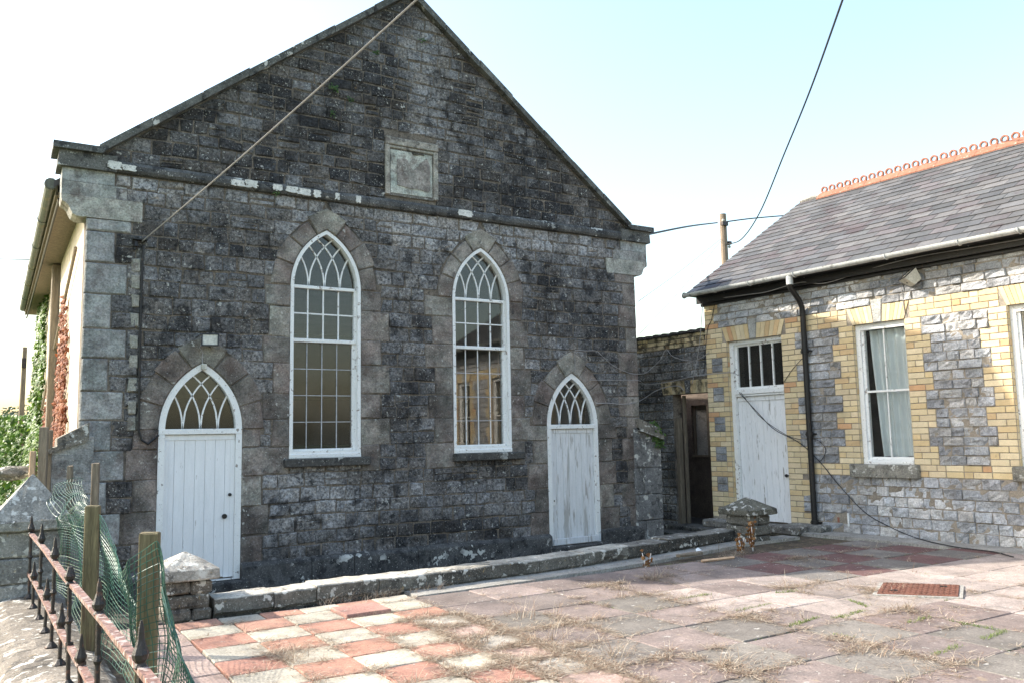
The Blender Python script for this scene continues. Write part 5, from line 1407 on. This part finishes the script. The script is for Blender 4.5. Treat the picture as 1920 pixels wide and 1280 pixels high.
cable([ps(1386, 735, .0), ps(1420, 772, .01), ps(1452, 804, .02), ps(1500, 830, .05), ps(1540, 868, .04), ps(1570, 905, .04), ps(1620, 958, .05), ps(1665, 985, .07), on_z(1720, 1008, .03), on_z(1790, 1024, .025), on_z(1860, 1033, .02), on_z(1900, 1043, .02)], .007, 'cable_black', 'black cable slung from the schoolhouse door down to the ground')
cable([ps(1389, 735, .0), ps(1425, 780, .01), ps(1470, 812, .02), ps(1500, 823, .08), ps(1530, 823, .10), ps(1548, 840, .03), ps(1543, 858, .02), ps(1535, 865, .02)], .005, 'cable_black', 'thin black wire from the schoolhouse door looping round the downpipe')
cable([ps(1470, 715, .02), ps(1486, 692, .02), ps(1500, 676, .05), ps(1509, 668, .10)], .005, 'cable_black', 'short black wire crossing the bricks between door and downpipe')
cable([ps(1340, 570, .03), ps(1334, 600, .02), ps(1326, 622, .02), ps(1320, 700, .03)], .006, 'cable_black', 'dark wire down the corner bricks of the schoolhouse')
# poles
tp = thing('telegraph_pole', (pole.x, pole.y, -1.5), 'weathered wooden telegraph pole rising behind the slate roof', 'telegraph pole')
make('shaft', MB().tube([(pole.x, pole.y, -1.5), (pole.x, pole.y, pole.z)], [.16, .105], 10), 'pole_wood', tp)
make('step_bolts', MB().box((pole.x-.22, pole.y-.2, pole.z-.42), (pole.x+.02, pole.y-.10, pole.z-.30)).box((pole.x+.08, pole.y-.14, pole.z-1.0), (pole.x+.2, pole.y, pole.z-.9)), 'iron', tp)
make('insulator', MB().lathe((pole.x+.17, pole.y-.06, pole.z-1.1), [(.03, 0), (.05, .03), (.03, .08)], 8).lathe((pole.x-.16, pole.y-.16, pole.z-.3), [(.03, 0), (.05, .03), (.03, .08)], 8), 'metal_lamp', tp)
q0 = at(35, 866, 24); q1 = at(47, 650, 24)
tp2 = thing('telegraph_pole', q0-V((0, 0, 1.0)), 'dark leaning pole at the far left beside the ivy', 'telegraph pole')
make('shaft', MB().tube([q0-V((0, 0, 1.0)), q0, q1], [.085, .082, .058], 8), 'pole_wood', tp2)
make('fuse_box', MB().bbox(tuple(at(45, 680, 23.9)-V((.06, .06, .14))), tuple(at(45, 680, 23.9)+V((.06, .06, .14))), .01), 'iron', tp2)

# ================================================================== PLANTS
def leaf_mass(spots, size, cols_, flat=None):
    m = MB()
    for p, nrm in spots:
        s = size*R.uniform(.6, 1.3); n = (nrm+V((R.uniform(-.6, .6), R.uniform(-.6, .6), R.uniform(-.6, .6)))).normalized()
        a = n.cross(V((R.uniform(-1, 1), R.uniform(-1, 1), R.uniform(-1, 1)))).normalized(); b = n.cross(a)
        c = sc_(R.choice(cols_), R.uniform(.75, 1.25))
        m.add([p-a*s*.5, p-b*s*.42+a*s*.1, p+a*s*.6+n*s*.08, p+b*s*.42+a*s*.1, p+n*s*.12], [(0, 1, 4), (1, 2, 4), (2, 3, 4), (3, 0, 4)], c)
    return m
iv = thing('ivy', (-.2, 10, -.3), 'thick green ivy climbing the far end of the cream side wall', 'ivy')
sp_ = []
for k in range(5200):
    z = R.uniform(-.2, 4.55); y = R.uniform(7.9, 11.9)
    bul = .10+.14*noise.noise((y*.9, z*1.2, 3))+.22*clamp((2.2-z)/2.2)+.06*clamp((y-9)/3)
    if y > 10.6+.7*clamp((2.6-z)/1.5)+.4*noise.noise((z*2, 1, 4)): continue
    edge = 8.1+.5*noise.noise((z*1.5, 0, 9))
    if y < edge: continue
    w_ = bul*math.sqrt(R.random())
    sp_.append((V((.02-w_, y, z)), V((-1, -.3, .5))))
for k in range(1500):
    z = R.uniform(.2, 2.2); y = R.uniform(11.2, 12.8); sp_.append((V((R.uniform(-.75, .2)-.15*noise.noise((z*2, y, 1)), y, z)), V((-.6, -.8, .4))))
props(make('foliage', leaf_mass(sp_, .115, [(.07, .15, .016), (.10, .20, .022), (.05, .11, .014), (.14, .23, .03)]), 'ivy_green', iv), kind='stuff')
m = MB()
for k in range(9): m.tube(spline([V((-.0, R.uniform(8.6, 11), -.2)), V((-.05, R.uniform(8.6, 11), 1.5)), V((-.03, R.uniform(8.6, 11), 3.3))], 6), .018, 5)
make('stem', m, 'wood_grey', iv)
ivd = thing('dead_ivy', (-.05, 4, -.3), 'dead rust brown ivy clinging to the cream side wall', 'ivy')
sp_ = []
for k in range(13000):
    y = R.uniform(1.6, 7.6); z = R.uniform(.2, 3.85)
    c1 = 3.75-abs(y-2.85)*1.05 if y < 2.85 else 3.75-(y-2.85)*1.9
    top = max(c1 if y < 4.7 else 0, 2.55-abs(y-5.75)*.7 if 4.9 < y < 7.4 else 0, 1.75 if 2.0 < y < 7.2 else 0)
    lo_y = 2.45-(2.0-z)*.12
    if z > top+.25*noise.noise((y*3, z*3, 1)) or y < lo_y - .5+.3*noise.noise((z*3, 0, 5)): continue
    if R.random() > .80+.3*noise.noise((y*4, z*4, 8)): continue
    sp_.append((V((.0-.07*R.random(), y, z)), V((-1, -.2, .3))))
props(make('foliage', leaf_mass(sp_, .075, [(.20, .065, .03), (.26, .09, .04), (.15, .05, .028), (.30, .13, .07)]), 'ivy_dead', ivd), kind='stuff')
m = MB()
for k in range(7):
    yb = R.uniform(2.6, 6.8); m.tube(spline([V((0, yb, .0)), V((-.01, yb+R.uniform(-.3, .3), 1.3)), V((0, yb+R.uniform(-.4, .2), 2.2))], 6), .010, 5)
make('stem', m, 'wood_grey', ivd)


def blade(m, p, h, lean, c, w=.003, curl=.3):
    pts = []; d = V((math.cos(lean[0]), math.sin(lean[0]), 0)); s = d.cross(V((0, 0, 1)))
    for k in range(4):
        f = k/3; q = p+d*(h*lean[1]*f**1.4)+V((0, 0, h*(f-curl*f*f*lean[1]))); pts += [q-s*w*(1-f*.8), q+s*w*(1-f*.8)]
    m.add(pts, [(2*k, 2*k+1, 2*k+3, 2*k+2) for k in range(3)], c)
STR = [(.40, .32, .235), (.48, .40, .31), (.34, .25, .18), (.52, .45, .36), (.25, .16, .11)]
straw = MB(); moss = MB()
def tuft(x, y, n, h, spread, z=.0):
    for k in range(n): blade(straw, V((x+R.gauss(0, spread), y+R.gauss(0, spread), z)), h*R.uniform(.4, 1.2), (R.uniform(0, 6.28), R.uniform(.5, 2.2)), sc_(R.choice(STR), R.uniform(.7, 1.15)), R.uniform(.0012, .0026))
def litter(x, y, n, spread):
    for k in range(n):
        a = R.uniform(0, 6.28); L_ = R.uniform(.02, .09); p = V((x+R.gauss(0, spread), y+R.gauss(0, spread), .012+R.random()*.008)); d = V((math.cos(a)*L_, math.sin(a)*L_, R.uniform(-.004, .012))); s = V((-math.sin(a), math.cos(a), 0))*.0018
        straw.add([p-s, p+s, p+d+s, p+d-s], [(0, 1, 2, 3)], sc_(R.choice(STR), R.uniform(.6, 1.1)))
HOT = [(905, 1185, .45), (1010, 1215, .45), (1130, 1235, .4), (1260, 1120, .3), (1240, 1085, .25), (1650, 1110, .3), (1500, 1100, .3), (1380, 1040, .25), (1060, 1170, .4), (960, 1260, .4), (1700, 1150, .35), (1600, 1210, .3), (1360, 1250, .35), (1150, 1100, .3), (540, 1225, .18), (830, 1165, .3), (1500, 1050, .25), (1420, 1160, .3), (1720, 1240, .3)]
hot3 = [(on_z(a, b), s) for a, b, s in HOT]
for x0, y0, x1, y1, big in joints:
    L_ = math.hypot(x1-x0, y1-y0); n = int(L_/.05)
    for k in range(n):
        f = R.random(); x, y = x0+(x1-x0)*f, y0+(y1-y0)*f
        w = (.12 if big else .30)+.28*noise.noise((x*.9, y*.9, 3.3))
        for h_, s_ in hot3:
            w += .75*math.exp(-(((x-h_.x)**2+(y-h_.y)**2)/(s_*s_)))
        if w > .08 and R.random() < w*1.3: litter(x, y, int(9+34*w), .036)
        if R.random() < w*.42: tuft(x, y, R.randint(3, 10), R.uniform(.04, .12), .015)
for h_, s_ in hot3:
    for k in range(16): litter(h_.x+R.gauss(0, s_*.7), h_.y+R.gauss(0, s_*.7), 20, .06)
    for k in range(5): tuft(h_.x+R.gauss(0, s_*.6), h_.y+R.gauss(0, s_*.6), 9, R.uniform(.06, .16), .03)
for px, py, n, h in ((1610, 1095, 6, .28), (985, 1160, 16, .22), (1150, 1232, 26, .22), (900, 1205, 26, .20), (1040, 1200, 26, .2), (1370, 1245, 22, .18), (545, 1240, 30, .13), (1695, 1145, 26, .15), (1240, 1080, 10, .2), (1390, 1030, 9, .16)):
    q = on_z(px, py); tuft(q.x, q.y, n*2, h, .05)
for k in range(70):                               # dead stalks caught under the kerb
    x = R.uniform(1.75, 3.1); tuft(x, kerb_y(x)-R.uniform(.0, .12), 5, R.uniform(.06, .16), .02)
for k in range(60):
    x = R.uniform(3.0, 7.9); tuft(x, kerb_y(x)-R.uniform(.0, .32), 3, R.uniform(.03, .10), .015)
props(make('dry_grass', straw, 'straw'), 'dry straw coloured grass in the paving joints', 'grass', kind='stuff')
GRN = [(.16, .22, .05), (.21, .27, .07), (.12, .17, .035)]
for px0, py0, px1, py1 in ((1380, 1147, 1440, 1134), (1480, 1175, 1535, 1158), (1560, 1162, 1620, 1145), (1700, 1170, 1745, 1158), (1845, 1200, 1890, 1183), (1270, 1125, 1330, 1115), (1750, 1230, 1800, 1212), (1455, 1112, 1500, 1108), (1590, 1125, 1625, 1138), (1780, 1165, 1880, 1185), (1560, 1190, 1600, 1198)):
    a, b = on_z(px0, py0), on_z(px1, py1)
    for k in range(int((b-a).length*420)):
        f = R.random(); p = a.lerp(b, f)+V((R.gauss(0, .014), R.gauss(0, .014), .0)); blade(moss, p, R.uniform(.012, .04), (R.uniform(0, 6.28), R.uniform(.4, 1.4)), R.choice(GRN), .003)
for k in range(260):
    x0, y0, x1, y1, big = R.choice(joints); f = R.random(); x, y = x0+(x1-x0)*f, y0+(y1-y0)*f
    if x < 3.2: continue
    for q in range(12): blade(moss, V((x+R.gauss(0, .03)*(x1 != x0)+R.gauss(0, .007), y+R.gauss(0, .03)*(y1 != y0)+R.gauss(0, .007), 0)), R.uniform(.008, .022), (R.uniform(0, 6.28), R.uniform(.4, 1.4)), R.choice(GRN), .0026)
props(make('moss', moss, 'ivy_green'), 'green moss and weeds in the paving joints', 'moss', kind='stuff')
# brown dead docks by the right pier
for (px, py, h), lb in zip(((1412, 1032, .40), (1392, 1035, .22), (1210, 1063, .17)), ('tall brown dead dock stalk in front of the stubby pier', 'shorter brown dead weed left of the tall stalk', 'tiny brown dead weed at the foot of the kerb')):
    b = on_z(px, py); t = thing('dead_weed', b, lb, 'weed'); m = MB(); sps = []
    for k in range(3):
        tip = b+V((R.uniform(-.06, .08), R.uniform(-.05, .05), h*R.uniform(.75, 1))); mid = b.lerp(tip, .5)+V((R.uniform(-.03, .03), R.uniform(-.03, .03), 0)); sp2 = spline([b, mid, tip], 6); m.tube(sp2, .004, 4)
        for q in range(int(26*h/.3)):
            p = R.choice(sp2[2:]); sps.append((p+V((R.gauss(0, .016), R.gauss(0, .016), R.gauss(0, .02))), V((R.uniform(-1, 1), R.uniform(-1, 1), .3))))
    make('stalk', m, 'ivy_dead', t); props(make('seed_heads', leaf_mass(sps, .045, [(.22, .10, .035), (.16, .07, .03), (.28, .15, .06)]), 'ivy_dead', t), kind='stuff')
# ferns and tufts rooted in the chapel wall
for px, py, n, s in ((625, 168, 40, .05), (658, 190, 22, .04), (622, 215, 24, .04), (705, 102, 24, .045), (793, 78, 20, .04), (517, 363, 18, .035), (1224, 800, 60, .07), (1232, 830, 60, .07), (1228, 815, 60, .08)):
    c = on_y(px, py, -.03); t = thing('wall_fern', c, {625: 'largest green fern tuft in the gable wall left of the taut cable', 658: 'small green tuft low right of the largest gable fern', 622: 'small green tuft straight below the largest gable fern', 705: 'green tuft high in the gable just right of the taut cable', 793: 'topmost green tuft near the gable peak', 517: 'tiny green tuft under the string course'}.get(px, {1224: 'upper fern clump on the right buttress beside the passage', 1232: 'lowest fern clump on the right buttress beside the passage', 1228: 'middle fern clump on the right buttress beside the passage'}.get(px)), 'fern')
    props(make('fronds', leaf_mass([(c+V((R.gauss(0, s*.7), -.015-R.random()*s*.7, R.gauss(0, s*.55))), V((0, -1, .6))) for k in range(n)], s*.8, [(.07, .13, .03), (.10, .17, .04), (.05, .09, .025)]), 'ivy_green', t), kind='stuff')
# bits lying about
b = on_z(1345, 1048, .03); props(make('timber_offcut', MB().tube([b+V((-.22, .03, 0)), b+V((.22, -.05, .01))], .017, 4), 'wood_fresh', base=True), 'pale timber offcut lying on the paving near the kerb', 'timber')
b = on_z(1296, 1038, .03); props(make('timber_offcut', MB().bbox(tuple(b+V((-.22, -.04, -.02))), tuple(b+V((.16, .03, .02))), .008, None, None, .006), 'wood_grey', base=True), 'rotten timber offcut tucked under the broken kerb stone', 'timber')
b = on_z(1311, 1033, .03)
props(make('paper_scrap', MB().add([b+V((-.05, 0, 0)), b+V((0, -.04, .02)), b+V((.06, .01, .01)), b+V((.02, .04, .045)), b+V((-.03, .03, .03))], [(0, 1, 4), (1, 3, 4), (1, 2, 3)]), 'cloth', base=True), 'white scrap of paper by the kerb', 'scrap')

# ================================================================== FAR LEFT BACKGROUND
def far_house(px, py, depth, w, d, hh, rh, label, rz):
    c = at(px, py, depth); zb = c.z-hh-rh
    t = thing('house', (c.x, c.y, zb), label, 'house')
    cr, sr = math.cos(rz), math.sin(rz)
    def FH(x, y, z): return V((c.x+x*cr-y*sr, c.y+x*sr+y*cr, zb+z))
    make('wall', MB().box((-w/2, -d/2, -3), (w/2, d/2, hh), None, FH), 'house_wall', t)
    make('roof', MB().add([FH(-w/2-.2, -d/2-.3, hh), FH(w/2+.2, -d/2-.3, hh), FH(w/2+.2, 0, hh+rh), FH(-w/2-.2, 0, hh+rh), FH(-w/2-.2, d/2+.3, hh), FH(w/2+.2, d/2+.3, hh)], [(0, 1, 2, 3), (3, 2, 5, 4), (0, 3, 4), (1, 5, 2), (0, 4, 5, 1)]), 'house_roof', t)
    for x in (-w*.3, 0, w*.3): make('window', MB().box((x-.5, -d/2-.05, hh-1.7), (x+.5, -d/2+.05, hh-.5), None, FH), 'glass_dusty', t)
    make('chimney', MB().box((w*.3, -.4, hh+rh-.6), (w*.3+.7, .4, hh+rh+.7), None, FH), 'house_roof', t)
far_house(10, 822, 75, 9, 7, 3.0, 2.4, 'grey roofed house far behind the boundary pier', .25)
far_house(-20, 830, 60, 8, 7, 3.0, 2.2, 'nearer low house cut off by the left edge', -.1)
far_house(30, 838, 95, 9, 7, 3.0, 2.2, 'small distant house right beside the leaning pole', .4)
def bush(c, rx, rz_, n, cols_, label, nm='bush', size=.3):
    t = thing(nm, V((c.x, c.y, c.z-rz_)), label, 'bush'); sps = []
    for k in range(n):
        d = V((R.gauss(0, 1), R.gauss(0, 1), R.gauss(0, 1))).normalized()*(R.random()**.4); q = 1+.35*noise.noise(d*2.2+c)
        sps.append((c+V((d.x*rx*q, d.y*rx*q, d.z*rz_*q)), d))
    props(make('crown', leaf_mass(sps, size, cols_), 'ivy_green', t), kind='stuff'); make('trunk', MB().tube([V((c.x, c.y, c.z-rz_*1.6)), V((c.x, c.y, c.z))], [.12, .05], 6), 'pole_wood', t)
bush(at(8, 868, 22), .85, .6, 1400, [(.10, .12, .04), (.14, .14, .05), (.07, .09, .03)], 'olive green bush beyond the boundary pier', size=.13)
bush(at(34, 850, 26), .5, .5, 600, [(.13, .16, .05), (.3, .06, .05), (.10, .12, .04)], 'small flowering bush beside the ivy', size=.11)
for k, (px, py, dd, rr) in enumerate(((2, 806, 170, 7), (24, 800, 190, 8), (44, 806, 180, 6))):
    bush(at(px, py, dd), rr, rr*.55, 900, [(.05, .08, .04), (.07, .10, .05)], ['leftmost tree crown on the far hill', 'middle tree crown on the far hill', 'tree crown on the far hill nearest the ivy'][k], 'hill_tree', 1.0)
for o in bpy.data.objects:
    if o.name.startswith('hill_tree'): o['category'] = 'tree'
